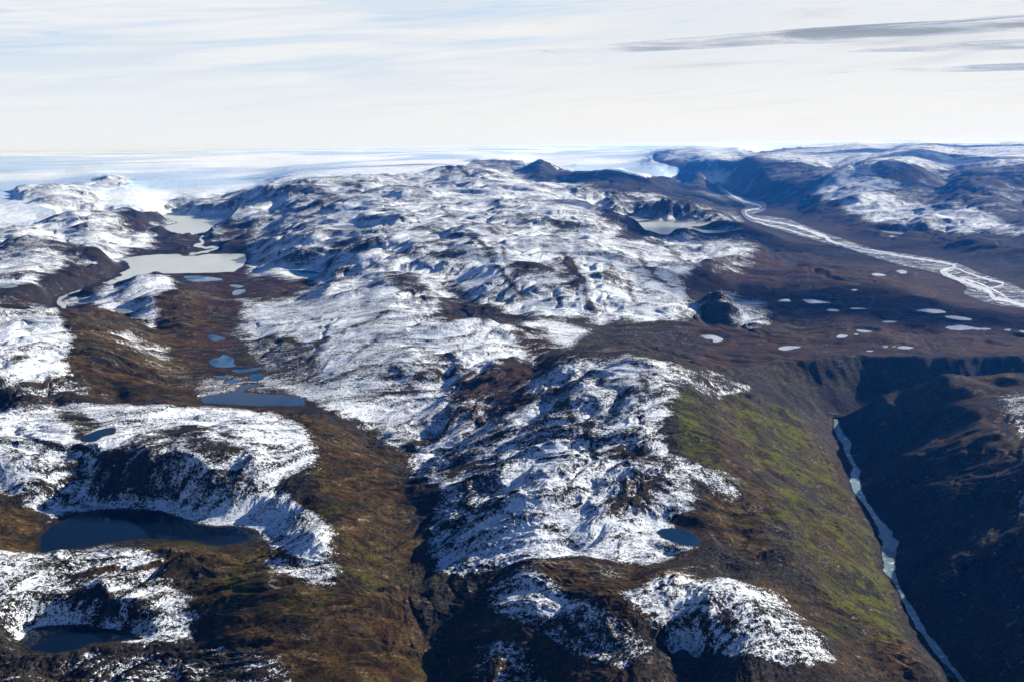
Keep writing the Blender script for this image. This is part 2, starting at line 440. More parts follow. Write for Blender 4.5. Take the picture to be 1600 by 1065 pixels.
# dark ribs and gullies that break the snow: "depth width | points"
STROKES = """
.7 5|675 758 706 739 719 729 753 724 782 724
.7 5|719 781 746 792 766 793 793 777 812 765 800 760 766 765
.6 5|880 772 901 765 935 756 969 749 975 760
.6 7|834 813 868 820 895 843 905 850
.8 7|800 632 834 618 875 600 905 588
.7 9|886 640 902 655 918 660
.7 9|1003 588 1012 606 1005 616 984 613
.5 5|860 690 900 680 940 684 990 700
.6 6|700 690 735 676 790 668
.6 5|690 835 715 815 745 805
.5 5|930 830 985 835 1020 826
.6 4|495 538 518 524 563 506 608 486 641 481
.6 5|416 524 461 533 495 537
.5 4|560 545 585 530 600 520
.6 5|520 590 560 575 610 570
.6 6|640 600 670 585 700 590
.6 6|575 625 610 610 650 612
.7 6|740 372 758 386 774 418 794 438 819 463
.7 6|880 392 893 413 907 433 916 458 928 488
.7 5|783 386 788 404 810 410 864 422
.6 4|1008 377 1035 379 1053 397 1075 408
.7 4|813 337 822 344 824 352
.6 4|640 360 690 352 720 360
.6 5|600 392 650 398 680 392
.6 4|460 330 500 322 540 330
.7 4|440 300 480 296 520 300 560 290
.7 4|590 300 620 292 650 298
.7 4|690 280 712 272 730 280
.6 4|560 372 590 376 600 388
.6 5|960 420 985 440 990 470
.6 5|1000 400 1020 430 1050 450
.6 4|850 345 880 352 900 348
.8 6|100 705 120 690 150 700 170 715
.6 5|20 722 60 705 90 690
.6 5|330 740 370 745 400 760
.6 5|290 665 330 672 360 690 400 700
.6 5|110 905 160 895 210 900 250 885
.6 5|60 925 110 915 170 930 200 960
.6 5|1020 960 1070 940 1110 950
.6 4|1000 930 1040 915 1090 908
.5 4|1180 940 1200 970 1230 1000
.6 5|40 510 70 525 100 520
.6 4|20 560 50 552 80 560
.6 5|120 360 150 365 190 362
"""
for ln in STROKES.strip().splitlines():
    a, p = ln.split('|'); dep_, wid_ = [float(v) for v in a.split()]
    p = np.array([float(v) for v in p.split()]).reshape(-1, 2)
    i0, i1 = int((p[:, 0].min()-40-PX0)/PS), int((p[:, 0].max()+40-PX0)/PS); j0, j1 = int((p[:, 1].min()-30-PY0)/PS), int((p[:, 1].max()+30-PY0)/PS)
    sl = (slice(j0, j1), slice(i0, i1))
    X_, Y_ = gxx[sl]+wob[sl]*.4, gyy[sl]+wob2[sl]*.4
    d_ = np.full(X_.shape, 1e9)
    for (x0, y0), (x1, y1) in zip(p[:-1], p[1:]):
        t_ = np.clip(((X_-x0)*(x1-x0)+(Y_-y0)*(y1-y0))/((x1-x0)**2+(y1-y0)**2+1e-9), 0, 1)
        d_ = np.minimum(d_, np.hypot(X_-x0-t_*(x1-x0), (Y_-y0-t_*(y1-y0))*1.6))
    snow[sl] -= .85*dep_*np.exp(-(d_/wid_)**2)
GREEN = """
.88|1060 610 1120 620 1200 630 1290 680 1320 760 1370 850 1400 930 1420 1000 1300 990 1240 900 1180 850 1120 760 1060 700 1055 650
.35|1090 640 1140 660 1180 700 1150 700 1100 670
.30|1150 700 1240 740 1230 760 1160 730
.45|1180 800 1280 860 1300 930 1220 900 1170 850
.80|1290 870 1360 930 1400 1000 1340 980 1290 920
.22|1160 570 1300 560 1430 560 1420 610 1340 645 1290 650 1230 610
.35|420 560 480 565 500 590 430 585
.22|-400 480 600 480 640 740 660 1065 400 1065 -400 900
.45|1430 760 1520 720 1600 700 1600 730 1500 770 1440 790
.50|1060 440 1130 460 1110 480 1060 470
.35|1200 480 1300 520 1310 560 1220 540
.25|660 700 700 760 690 1065 640 1065
.35|1050 500 900 510 880 535 1000 555
"""
for ln in GREEN.strip().splitlines():
    v, p = ln.split('|'); paint(green, float(v), p, 10)  # green held low on the canyon head wall to paint its shade
OCHRE = """
.85|240 462 300 455 330 480 330 560 280 610 100 500 130 480
.75|100 485 240 512 340 600 460 640 600 700 660 850 600 940 500 860 480 700 300 640 150 600
.95|-400 762 0 768 50 796 75 852 -400 880
.80|200 850 420 862 560 930 650 900 670 1065 450 1065 300 960
.60|1060 600 1200 620 1300 700 1400 950 1480 1065 1250 1065 1150 850
.45|1100 400 1600 440 1600 560 1100 560
.60|1300 440 1600 500 1600 540 1300 520
.60|1400 620 1600 585 1700 640 1700 760 1500 740
.55|1440 640 1600 590 1600 660
.55|690 880 1100 870 1150 1065 700 1065
.70|1090 740 1300 880 1260 900 1120 830
.05|1180 560 1440 556 1420 600 1340 650 1220 640
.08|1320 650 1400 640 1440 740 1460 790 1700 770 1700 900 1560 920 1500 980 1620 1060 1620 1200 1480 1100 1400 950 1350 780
.20|-400 1005 230 1008 400 1005 470 1070 470 1300 -400 1300
.15|-400 380 400 380 400 440 -400 480
"""
for ln in OCHRE.strip().splitlines():
    v, p = ln.split('|'); paint(ochre, float(v), p, 12)  # low ochre on the right canyon wall and canyon head paints their shade
RED = """
.85|270 425 500 430 380 500 340 560 280 560 320 480
.80|1060 390 1600 430 1700 560 1100 560 1060 480
.95|1270 330 1500 350 1450 372 1330 365 1250 345
.90|940 320 1010 330 990 345 930 340
.60|690 500 900 490 860 640 700 700 640 720
.70|1000 860 1150 900 1300 960 1200 960 1080 890
.70|300 560 480 620 420 650 300 620
.40|600 940 700 900 760 1065 560 1065
.20|1060 600 1200 620 1300 700 1400 950 1480 1065 1250 1065 1150 850
.10|480 700 660 740 650 900 540 860
"""
for ln in RED.strip().splitlines():
    v, p = ln.split('|'); paint(red, float(v), p, 12)
ROUGH = """
1.0|-400 260 1200 300 1180 400 1060 450 1080 560 1050 860 650 900 640 740 480 650 380 470 380 400 -400 400
.30|270 430 480 430 380 500 420 580 500 630 300 625 240 560 320 500
.35|380 470 600 440 640 520 600 620 440 610
.62|1100 400 1700 430 1700 570 1150 560 1060 520
.25|1060 285 1180 320 1290 370 1440 400 1700 470 1700 500 1500 470 1280 400 1150 340
.85|1180 600 1300 680 1400 900 1480 1065 1200 1065 1100 720
.30|780 490 1080 505 980 555 890 550
.40|1300 380 1700 400 1700 460 1500 430
.60|820 250 880 250 900 290 800 290
.2|1200 540 1300 540 1300 560 1200 560
1.35|1380 600 1700 560 1700 1065 1500 1065 1420 900
.12|1160 540 1640 540 1700 640 1320 655 1200 640
1.3|-400 1000 460 1005 460 1300 -400 1300
1.2|40 700 260 690 300 760 220 800 60 780
1.2|-400 585 120 578 200 612 80 637 -400 640
1.1|120 392 165 388 200 422 190 436 60 470
"""
for ln in ROUGH.strip().splitlines():
    v, p = ln.split('|'); paint(rough, float(v), p, 16)
ice = np.zeros((gh, gw))
for ln in """1|-400 346 0 346 50 348 97 337 88 322 60 318 30 310 20 300 60 290 110 286 140 294 150 308 172 320 240 328 262 316 300 306 345 302 400 296 440 286 480 280 560 274 620 278 650 277 680 268 720 262 740 250 816 249 822 262 845 247 872 266 900 268 960 266 1010 274 1045 280 1062 270 1060 262 1020 252 1020 240 1060 232 1160 234 1180 238 1230 232 1300 230 1340 224 1400 224 1600 223 2000 222 2000 201 -400 201
0|132 282 155 277 172 273 205 280 200 285 190 290 172 295 150 292""".splitlines():
    v, p = ln.split('|'); paint(ice, float(v), p, 2)


def sample(layer, px, py):
    x = np.clip((px-PX0)/PS-.5, 0, gw-1.001); y = np.clip((py-PY0)/PS-.5, 0, gh-1.001)
    i = x.astype(int); j = y.astype(int); fx = x-i; fy = y-j
    return (layer[j, i]*(1-fx)+layer[j, i+1]*fx)*(1-fy)+(layer[j+1, i]*(1-fx)+layer[j+1, i+1]*fx)*fy


# ------------------------------------------------------------------ water bodies, outlines in photograph pixels
# name | kind of water | height | label | outline (zoom offsets already undone)
def zm(s, ox, oy, k):
    p = np.array([float(v) for v in s.split()]).reshape(-1, 2)
    return np.stack([ox+p[:, 0]/k, oy+p[:, 1]/k], 1)


K3, K5 = 2.96, 5.327
W_ = []


def lake(kind, z, label, poly, group=None, smooth=True):
    W_.append(dict(name='lake', kind=kind, z=z, label=label, poly=poly, group=group, smooth=smooth))


LG = 'dark mountain lakes among the snowy hills'
MG = 'pale glacial lakes below the ice'
PG = 'pale ponds on the brown plain'
lake('milk', 100, 'pale glacial lake farthest left, below the glacier tongue', zm("735 405 900 407 1060 405 1065 412 1010 440 975 462 985 470 950 480 880 497 850 500 790 482 720 475 735 460 810 443 800 430 770 420", 0, 200, K3), MG)
lake('milk', 95, 'large pale glacial lake on the left, in front of the farther one', zm("560 605 650 592 750 585 900 583 1050 583 1135 583 1140 600 1130 635 1095 655 1085 665 990 670 900 672 800 672 690 675 640 685 600 700 560 715 500 727 490 715 545 690 565 685 560 670 600 650 590 625 555 610", 0, 200, K3), MG)
lake('milk', 150, 'pale lake under the dark crags, behind the central snowy massif', zm("355 755 430 725 600 722 800 735 950 745 1100 748 1090 762 960 770 1050 795 1240 805 1210 818 1060 822 980 805 880 815 800 832 700 830 600 800 430 790", 900, 210, K5), MG)
lake('milk', 151, 'small pale lake just beyond the one under the dark crags', zm("385 692 440 685 520 683 600 700 620 708 520 722 430 720", 900, 210, K5), MG)
lake('milk', 255, 'thin pale lake left of the cone-shaped mountain', zm("700 204 760 202 825 205 800 211 720 211", 530, 200, K3), MG)
lake('blue', 60, 'largest dark blue lake, under the shaded cliff at lower left', zm("183 945 180 900 215 850 280 810 400 770 500 757 600 755 720 765 800 785 880 815 960 830 1060 835 1120 835 1170 848 1187 868 1160 895 1100 912 1000 923 900 905 780 895 600 897 530 905 430 925 300 940 195 952", 0, 540, K3), LG)
lake('blue', 30, 'dark blue lake in the bottom left corner', zm("108 870 130 835 180 810 250 802 380 800 440 815 520 822 600 840 655 860 600 870 510 880 420 890 360 915 250 932 170 925 115 900", 0, 705, K3), LG)
lake('blue', 160, 'small blue tarn in the snow above the shaded cliff', zm("378 437 400 410 470 385 528 378 525 405 470 420 440 440 395 442", 0, 540, K3), LG)
lake('sky', 95, 'long blue lake with a straight near shore in the left valley', zm("928 255 940 238 1010 222 1080 210 1130 178 1165 172 1210 185 1150 195 1130 215 1250 222 1390 235 1408 255 1400 278 1300 277 1180 278 1060 270 960 265", 0, 540, K3), LG)
lake('azure', 98, 'round blue lake with a snowy rim, upstream of the long one', zm("967 72 990 58 1015 53 1035 40 1065 50 1082 62 1080 80 1095 95 1060 104 1030 100 990 95", 0, 540, K3), LG)
lake('azure', 97, 'narrow blue pool just below the round snow-rimmed lake', zm("1072 112 1120 108 1170 102 1212 98 1200 108 1150 120 1100 125", 0, 540, K3), LG)
lake('azure', 96, 'blue pool right above the long lake, against the snow slope', zm("1160 132 1217 130 1215 152 1190 163 1150 160", 0, 540, K3), LG)
lake('azure', 96, 'small blue pool between two others above the long lake', zm("1038 160 1070 153 1115 160 1085 172 1045 170", 0, 540, K3), LG)
lake('azure', 97, 'tiniest blue pool, left of the pools above the long lake', zm("998 145 1030 138 1055 144 1030 152 1005 151", 0, 540, K3), LG)
lake('sky', 84, 'small round teal tarn right of centre near the green slope', np.array([[1027, 830], [1040, 825], [1065, 825], [1080, 831], [1092, 845], [1088, 851], [1070, 851], [1050, 845], [1035, 838]], float), LG)
lake('blue', 52, 'dark little pond at the bottom edge below the lowest snow slope', np.array([[1049, 1029], [1056, 1019], [1068, 1014], [1080, 1024], [1078, 1030], [1064, 1033]], float), LG)
lake('azure', 106, 'blue lake just in front of the large pale glacial lake', zm("853 688 920 685 1025 698 1000 707 900 712 870 705", 0, 200, K3), LG)
lake('azure', 107, 'small blue pond in the brown valley', zm("1075 760 1100 745 1130 743 1135 757 1110 770 1080 772", 0, 200, K3), LG)
lake('azure', 108, 'small blue pond in the brown valley, behind another pond', zm("1062 728 1100 725 1128 733 1100 740", 0, 200, K3), LG)
lake('azure', 117, 'blue lake at the foot of the snowy massif, right of the pale glacial lake', zm("1340 657 1400 659 1450 668 1505 684 1480 697 1420 692 1370 680", 0, 200, K3), LG)
lake('azure', 105, 'faint blue pond in the valley behind the round snow-rimmed lake', zm("960 962 985 955 1040 972 1030 982 985 983", 0, 200, K3), LG)
lake('sky', 112, 'dark tarn under the near side of the small snowy ridge', zm("530 838 560 833 612 842 610 855 560 857", 0, 200, K3), LG)
lake('sky', 300, 'narrow dark lake high on the left of the snowy massif', np.array([[519, 354], [545, 352.2], [574, 353], [570, 357.5], [540, 358.3]]), LG)
lake('sky', 185, 'blue tarn on the left edge among snowy knolls', zm("-60 722 0 719 60 722 80 733 30 740 -60 738", 0, 200, K3), LG)
for i, (a, b, z, lb) in enumerate([
        ("1216 470 1225 467.5 1238 468 1234 471.5 1220 471.5", 0, 68, 'pond right of the small rocky knoll, left twin of a longer pond'),
        ("1255 468 1275 469 1298 473 1280 473.7 1265 474 1258 471", 0, 67, 'longer pond right of the small rocky knoll'),
        ("1292 484 1300 482.7 1312 485 1305 486.3 1295 485.6", 0, 66, 'pond just below the longer pond right of the rocky knoll'),
        ("1330 481.5 1345 481 1356 483 1343 483.3 1332 483", 0, 65, 'thin sliver of a pond in the middle of the brown plain'),
        ("1432 485 1450 483 1468 484 1478 488 1460 489.5 1445 487.5", 0, 60, 'widest pond of the brown plain'),
        ("1476 494.5 1490 493.5 1518 498 1510 500.5 1490 498.5", 0, 60, 'pond below and right of the widest pond on the plain'),
        ("1478 511 1500 508 1526 512 1548 513 1540 515.5 1520 514.7 1500 515.7 1484 514", 0, 61, 'pond with a long thin tail on the brown plain'),
        ("1379 502 1390 501 1401 502.5 1395 504 1382 504", 0, 63, 'small pond at the centre of the brown plain'),
        ("1330 453 1336 452 1340 453.3 1335 454.2", 0, 70, 'tiny pond high on the brown plain'),
        ("1362 428 1372 427 1384 430 1378 431.3 1366 430.5", 0, 49, 'pond near the braided river, left of a ragged one'),
        ("1400 424 1408 421.8 1417 424 1415 427.5 1406 427 1404 425", 0, 42, 'ragged little pond nearest the braided river'),
        ("1338 516 1345 515 1362 517.5 1356 519.3 1345 518.5", 0, 65, 'pond at the upper right of a cluster of four'),
        ("1307 525.5 1314 522.5 1325 523.5 1320 527.3 1310 527.5", 0, 66, 'pond at the lower left of a cluster of four'),
        ("1322 520 1327 518.7 1331 519.6 1326 521.2", 0, 66, 'tiny pond at the upper left of a cluster of four'),
        ("1334 522 1338 521 1342 522.2 1338 523.5", 0, 66, 'tiny pond at the lower right of a cluster of four'),
        ("1094 524.5 1105 523.3 1116 524 1130 530 1122 534 1115 534.3 1113 530 1104 529", 0, 80, 'crooked pond nearest the central snowy hill'),
        ("1216 543.5 1228 540.3 1248 540.8 1250 542.5 1240 544.5 1228 547 1220 546", 0, 68, 'wide pond just above the canyon rim'),
        ("1378.6 540.5 1388 539.3 1400 540 1394 542.6 1384 542.8", 0, 62, 'pond above the canyon rim, left half of a pair'),
        ("1402 542 1412 540.2 1428 542.6 1420 544.6 1408 544.4", 0, 62, 'pond above the canyon rim, right half of a pair'),
        ("1353 548 1360 547 1365 548 1360 549.2", 0, 60, 'tiny pond on the very edge of the canyon rim'),
        ("1568 515 1576 514 1584 515.6 1577 517", 0, 62, 'small pond near the right edge, left of another'),
        ("1592 517 1600 516.5 1612 519 1604 520.5", 0, 62, 'pond cut by the right edge of the picture'),
        ("1376 361 1390 361.5 1410 363.5 1424 365 1418 367 1400 366 1388 364", 0, 74, 'long thin pond at the foot of the reddish far hill'),
        ("1427 365.5 1434 364.4 1440 365.5 1434 367.6", 0, 76, 'tiny pond right of the long thin far pond'),
        ("1389 369 1394 368 1398 369.4 1393 371", 0, 66, 'tiny pond below the long thin far pond')]):
    lake('pond', z, lb, np.array([float(v) for v in a.split()]).reshape(-1, 2), PG)

# rivers: ribbons "x y halfwidth" ; several channels make one river
RIV = [
    dict(name='river', kind='braid', k=.72, label='bright braided river winding over its pale flats at far right',
         ch=["1133 298 1.2 1142 304 1.6 1152 310 1.9 1162 315 2.0 1176 318.5 1.8 1188 322 1.8 1186 326 1.6 1174 327.6 1.5 1165 331 1.8 1168 337 1.8 1178 341 1.8 1196 345 1.6 1216 348 1.6 1236 352 2.2 1256 358 3.0 1276 365 3.6 1292 372 3.6 1296 376 3.0 1310 381 1.6 1328 385 1.8 1348 388.5 1.8 1372 393 1.8 1400 399 1.8 1430 404 1.8 1462 408.5 2.0 1492 415 2.2 1478 421 2.4 1470 424 2.6 1484 431 3.0 1506 440 3.4 1528 448 3.8 1546 456 4.2 1552 465 4.4 1572 469 3.6 1600 477 4.2 1660 492 4.5",
             "1317 385 1.0 1336 390 1.6 1354 393.5 1.8 1370 396 1.4 1386 397 1.0",
             "1492 418 1.2 1516 428 1.6 1545 437 1.8 1568 443 1.8 1554 449 1.6 1530 452 1.4",
             "1500 433 1.2 1530 443 1.6 1550 452 1.6 1570 462 1.6",
             "1090 289 0.9 1098 291 1.1 1106 294 1.0",
             "1072 283 0.7 1081 284 1.2 1076 286.5 0.9",
             "1180 345 1.0 1200 352 1.4 1225 357 1.4 1250 365 1.5 1280 373 1.4"],
         zf=([283, 300, 345, 400, 440, 510], [56, 49, 37, 24, 16, 3])),
    dict(name='river', kind='milk', label='thin pale stream linking the two glacial lakes',
         ch=["318 368 1.2 313 373 1.8 317 380 2.0 304 384 1.8 322 387 1.6 340 386 1.8 332 391 1.6 312 395 1.6 296 397 1.8"],
         zf=([365, 400], [100.5, 96])),
    dict(name='river', kind='milk', label='short pale outlet river leaving the large glacial lake',
         ch=["172 441 3 160 446 2.4 140 451 1.6 118 456 1.4 100 464 1.8 92 470 3.4 96 476 4.6 103 480 4"],
         zf=([440, 485], [95, 94])),
]
# canyon river from its two banks
CL = np.concatenate([zm("697 338 712 375 730 420 755 460 775 500 790 530 805 560 790 610 795 640 830 700 870 750 905 810 930 880 940 940 945 1000", 1060, 540, K3),
                     zm("945 545 990 600 1020 650 1050 720 1090 800 1140 860 1180 930 1270 1020 1330 1110", 1060, 705, K3)])
CR = np.concatenate([zm("752 345 755 400 795 445 790 490 810 540 835 580 840 640 860 700 885 745 930 800 980 860 1010 910 1005 960 1000 1010", 1060, 540, K3),
                     zm("1010 600 1050 680 1100 750 1140 830 1200 900 1275 1000 1360 1110", 1060, 705, K3)])
CANYON_Z = -100.0


def crom(p, closed, step):
    """Catmull-Rom through the digitised outline"""
    n = len(p); out_ = []
    for i in range(n if closed else n-1):
        p0, p1, p2, p3 = (p[(i-1) % n], p[i], p[(i+1) % n], p[(i+2) % n]) if closed else (p[max(i-1, 0)], p[i], p[i+1], p[min(i+2, n-1)])
        k = max(2, int(np.hypot(*(p2-p1)[:2])/step)+1)
        for t in np.arange(k)/k:
            out_.append(.5*((2*p1)+(-p0+p2)*t+(2*p0-5*p1+4*p2-p3)*t*t+(-p0+3*p1-3*p2+p3)*t**3))
    if not closed: out_.append(p[-1])
    return np.array(out_)


rng = np.random.default_rng(3)
bodies = []                                   # world-space outlines used to carve the ground
for L in W_:
    ext = L['poly'][:, 0].ptp() if hasattr(L['poly'][:, 0], 'ptp') else np.ptp(L['poly'][:, 0])
    p = crom(L['poly'], True, max(1.0, ext/70))
    X, Y = unproject(p[:, 0], p[:, 1], np.full(len(p), L['z']))
    # wandering shoreline, in metres
    d0 = np.hypot(X, Y).mean(); s_ = np.cumsum(np.hypot(np.diff(X, prepend=X[-1]), np.diff(Y, prepend=Y[-1])))
    size = np.ptp(X)
    jit = gnoise(s_/(size*.07+4), np.full(len(s_), d0), 11)*size*(.03 if L['kind'] == 'pond' else .010)
    X = X+jit*.5; Y = Y+jit*(1+d0/4000)
    bodies.append(dict(L=L, X=X, Y=Y, plane=(0, 0, L['z']), loops=[np.stack([X, Y], 1)]))


def fitplane(X, Y, Z):
    A_ = np.stack([X, Y, np.ones_like(X)], 1)
    return np.linalg.lstsq(A_, Z, rcond=None)[0]


for Rv in RIV:
    strips = []
    if Rv['kind'] == 'braid':                  # the many thin side channels
        q = crom(np.array([float(v) for v in Rv['ch'][0].split()]).reshape(-1, 3), False, 5.0)
        t = np.gradient(q[:, :2], axis=0); t /= np.hypot(t[:, 0], t[:, 1])[:, None]+1e-9
        for j in range(16):
            i0 = int(rng.uniform(.12, .9)*len(q)) if j % 2 else int(rng.uniform(.62, .92)*len(q)); i1 = min(len(q), i0+int(rng.uniform(12, 34)))
            if i1-i0 < 6: continue
            seg = q[i0:i1].copy(); ii = np.arange(len(seg))
            env = np.clip(np.sin(np.pi*ii/(len(seg)-1)), 0, 1)**.6
            off = gnoise(ii/6.0, np.full(len(ii), j+.5), 141)*7+rng.choice([-1, 1])*rng.uniform(1.5, 5)
            seg[:, 1] += env*off*np.clip((seg[:, 1]-290)/130, .25, 1.3)*.8; seg[:, 0] += env*off*.5
            seg[:, 2] = rng.uniform(.35, .9)*env+.12
            Rv['ch'].append(' '.join('%.2f' % v for v in seg.ravel()))
    for c in Rv['ch']:
        q = np.array([float(v) for v in c.split()]).reshape(-1, 3)
        q = crom(q, False, 2.0)
        z = np.interp(q[:, 1], *Rv['zf'])
        t = np.gradient(q[:, :2], axis=0); t /= np.hypot(t[:, 0], t[:, 1])[:, None]+1e-9
        nrm = np.stack([-t[:, 1], t[:, 0]], 1)
        wob3 = 1+.8*gnoise(np.arange(len(q))/4.0, np.full(len(q), q[0, 0]), 21)
        wob4 = 1+.8*gnoise(np.arange(len(q))/4.0, np.full(len(q), q[0, 0]), 22)
        kw = Rv.get('k', 1.0); a = q[:, :2]+nrm*q[:, 2:3]*wob3[:, None]*kw; b = q[:, :2]-nrm*q[:, 2:3]*wob4[:, None]*kw
        strips.append((a, b, z))
    Rv['strips'] = strips

cl = crom(CL, False, 4.0); cr = crom(CR, False, 4.0)
m_ = 160
cl = np.stack([np.interp(np.linspace(0, 1, m_), np.linspace(0, 1, len(cl)), cl[:, k]) for k in (0, 1)], 1)
cr = np.stack([np.interp(np.linspace(0, 1, m_), np.linspace(0, 1, len(cr)), cr[:, k]) for k in (0, 1)], 1)
# let the right bank follow the left at equal picture height
oy_ = np.argsort(cr[:, 1]); crx = np.interp(cl[:, 1], cr[oy_, 1], cr[oy_, 0]); cr = np.stack([crx, cl[:, 1]], 1)
ii = np.arange(m_)/1.0
mid = (cl+cr)/2
tap = np.clip(ii/9.0, .12, 1)**.7
cl = mid+(cl-mid)*tap[:, None]*(.86+.40*gnoise(ii/4.3, ii*0+3.3, 51)+.22*gnoise(ii/1.7, ii*0+3.3, 52))[:, None]
cr = mid+(cr-mid)*tap[:, None]*(.86+.40*gnoise(ii/3.9, ii*0+5.3, 53)+.22*gnoise(ii/1.7, ii*0+5.3, 54))[:, None]
clX, clY = unproject(cl[:, 0], cl[:, 1], np.full(m_, CANYON_Z)); crX, crY = unproject(cr[:, 0]+2, cr[:, 1], np.full(m_, CANYON_Z))
lp = np.concatenate([np.stack([clX, clY], 1), np.stack([crX, crY], 1)[::-1]])
CAN = dict(L=dict(name='river', kind='canyon', label='milky grey-green river at the bottom of the dark canyon', z=CANYON_Z, group=None), X=lp[:, 0], Y=lp[:, 1], plane=(0, 0, CANYON_Z), loops=[lp], canyon=True)
# gravel flats of the braided river
FL = zm("180 250 240 300 340 335 400 345 400 380 345 400 420 408 510 423 560 443 680 488 760 513 900 558 1080 588 1280 625 1400 675 1520 712 1600 750 1800 830 1800 900 1600 840 1480 822 1380 792 1320 762 1330 732 1180 668 1000 628 800 565 690 535 600 510 480 476 400 452 320 425 290 385 310 362 240 325 190 290", 1060, 200, K3)
flp = crom(FL, True, 3.0); flz = np.interp(flp[:, 1], *RIV[0]['zf'])-1.2
fX, fY = unproject(flp[:, 0], flp[:, 1], flz)

# ------------------------------------------------------------------ the ground grid
QF = float(os.environ.get('TERRAIN_Q', '1'))
cols = np.concatenate([np.linspace(-1900, -900, int(160*QF), endpoint=False), np.linspace(-900, 900, int(1500*QF)), np.linspace(900, 1900, int(161*QF))[1:]])/F_PX
lnd = np.linspace(math.log(700), math.log(160000), 6000)
dd = np.exp(lnd)
dens = 900*F_PX/dd*1.15 + 120 + 150*np.exp(-((lnd-math.log(16000))/.9)**2)
cum = np.concatenate([[0], np.cumsum((dens[1:]+dens[:-1])/2*np.diff(lnd))])
NR = int(cum[-1]*QF*.78); rows = np.exp(np.interp(np.linspace(0, cum[-1], NR), cum, lnd))
NC = len(cols)
print('grid', NR, NC)
Yg = np.repeat(rows[:, None], NC, 1); Xg = Yg*cols[None, :]
spac = np.maximum(np.gradient(rows)[:, None]*np.ones(NC), Yg*np.gradient(cols)[None, :]*1.0)
wk = 1+Yg/6000
Hb = base_height(Xg+(gnoise(Xg/170, Yg/170, 101)*15+gnoise(Xg/600, Yg/600, 103)*22)*wk, Yg+(gnoise(Xg/170, Yg/170, 102)*15+gnoise(Xg/600, Yg/600, 104)*22)*wk)
px, py = project(Xg, Yg, Hb)
S_, G_, O_, Rd_, Ro_, I_ = [sample(l, px, py).astype(np.float32) for l in (snow, green, ochre, red, rough, ice)]
Ih = (I_ > .5) & (Yg > 6000)
Is = I_*(Yg > 6000)

# the lone cone-shaped mountain
pk = ray([845], [250.5])[0]; pt = 20000/math.hypot(pk[0], pk[1])
pd = np.hypot((Xg-pk[0]*pt), (Yg-pk[1]*pt)*.8)
Hb = np.maximum(Hb, CAM_Z+pk[2]*pt+40-np.sqrt((pd*.50)**2+40**2))
Ro_ *= np.clip(pd/900, .25, 1)
# hummocky, glacier-scoured relief
th = R(38)
a_ = Xg*math.cos(th)+Yg*math.sin(th); b_ = -Xg*math.sin(th)+Yg*math.cos(th)
wxn = gnoise(Xg/420, Yg/420, 31)*110; wyn = gnoise(Xg/420, Yg/420, 32)*110
wxn += gnoise(Xg/90, Yg/90, 33)*18; wyn += gnoise(Xg/90, Yg/90, 34)*18
far = np.clip((Yg-5500)/6000, 0, 1)
rel = np.zeros_like(Xg)
for wl, amp, an, kind, sd_ in ((1700, 95, 1.3, 'f', 40), (820, 60, 1.5, 'f', 41), (430, 34, 1.7, 'b', 42), (200, 15, 1.8, 'b', 43), (95, 8.0, 2.0, 'b', 44), (46, 4.2, 1.8, 'r', 45), (23, 2.2, 1.6, 'b', 46), (11, 1.7, 1.3, 'b', 47), (5.5, .9, 1.1, 'b', 48)):
    fade = np.clip((wl/spac-1.8)/2.0, 0, 1)
    if fade.max() <= 0: continue
    n = gnoise((a_+wxn)/(wl*an), (b_+wyn)/wl, sd_)
    if kind == 'b': n = (np.sqrt(n*n+.003)*2.0-.55)
    elif kind == 'r': n = .45-np.abs(n)*1.9
    else: n = n*far
    if wl == 430: n = n*(.45+.55*np.clip((Yg-2500)/4000, 0, 1))
    rel += amp*fade*n
relk = np.clip(Ro_, 0, 1.4)*(1-Is)
relk *= (.9+.23*np.clip((Yg-1500)/5000, 0, 1))*(1-.55*np.clip((Yg-14000)/7000, 0, 1))
H = Hb + rel*relk + Is*(gnoise(Xg/(900+0*Yg), Yg/2600, 61)*10 + gnoise(Xg/160, Yg/420, 62)*5*np.clip((22000-Yg)/12000, 0, 1)*np.clip((160/spac-1), 0, 1))
# ledges: bands of small cliffs
led = gnoise((a_+wxn*2)/600, (b_+wyn*2)/170, 71)
st = np.abs(led*3-np.round(led*3))
H += np.clip(relk, 0, 1.2)*np.clip((60/spac-1), 0, 1)*1.1*np.tanh((led*3-np.round(led*3))*9)*.5*(1-Is)


def seg_dist(poly, X, Y):
    d = np.full(X.shape, 1e18)
    n = len(poly)
    for i in range(n):
        x0, y0 = poly[i]; x1, y1 = poly[(i+1) % n]
        vx, vy = x1-x0, y1-y0; L2 = vx*vx+vy*vy+1e-9
        t = np.clip(((X-x0)*vx+(Y-y0)*vy)/L2, 0, 1)
        d = np.minimum(d, (X-x0-t*vx)**2+(Y-y0-t*vy)**2)
    return np.sqrt(d)


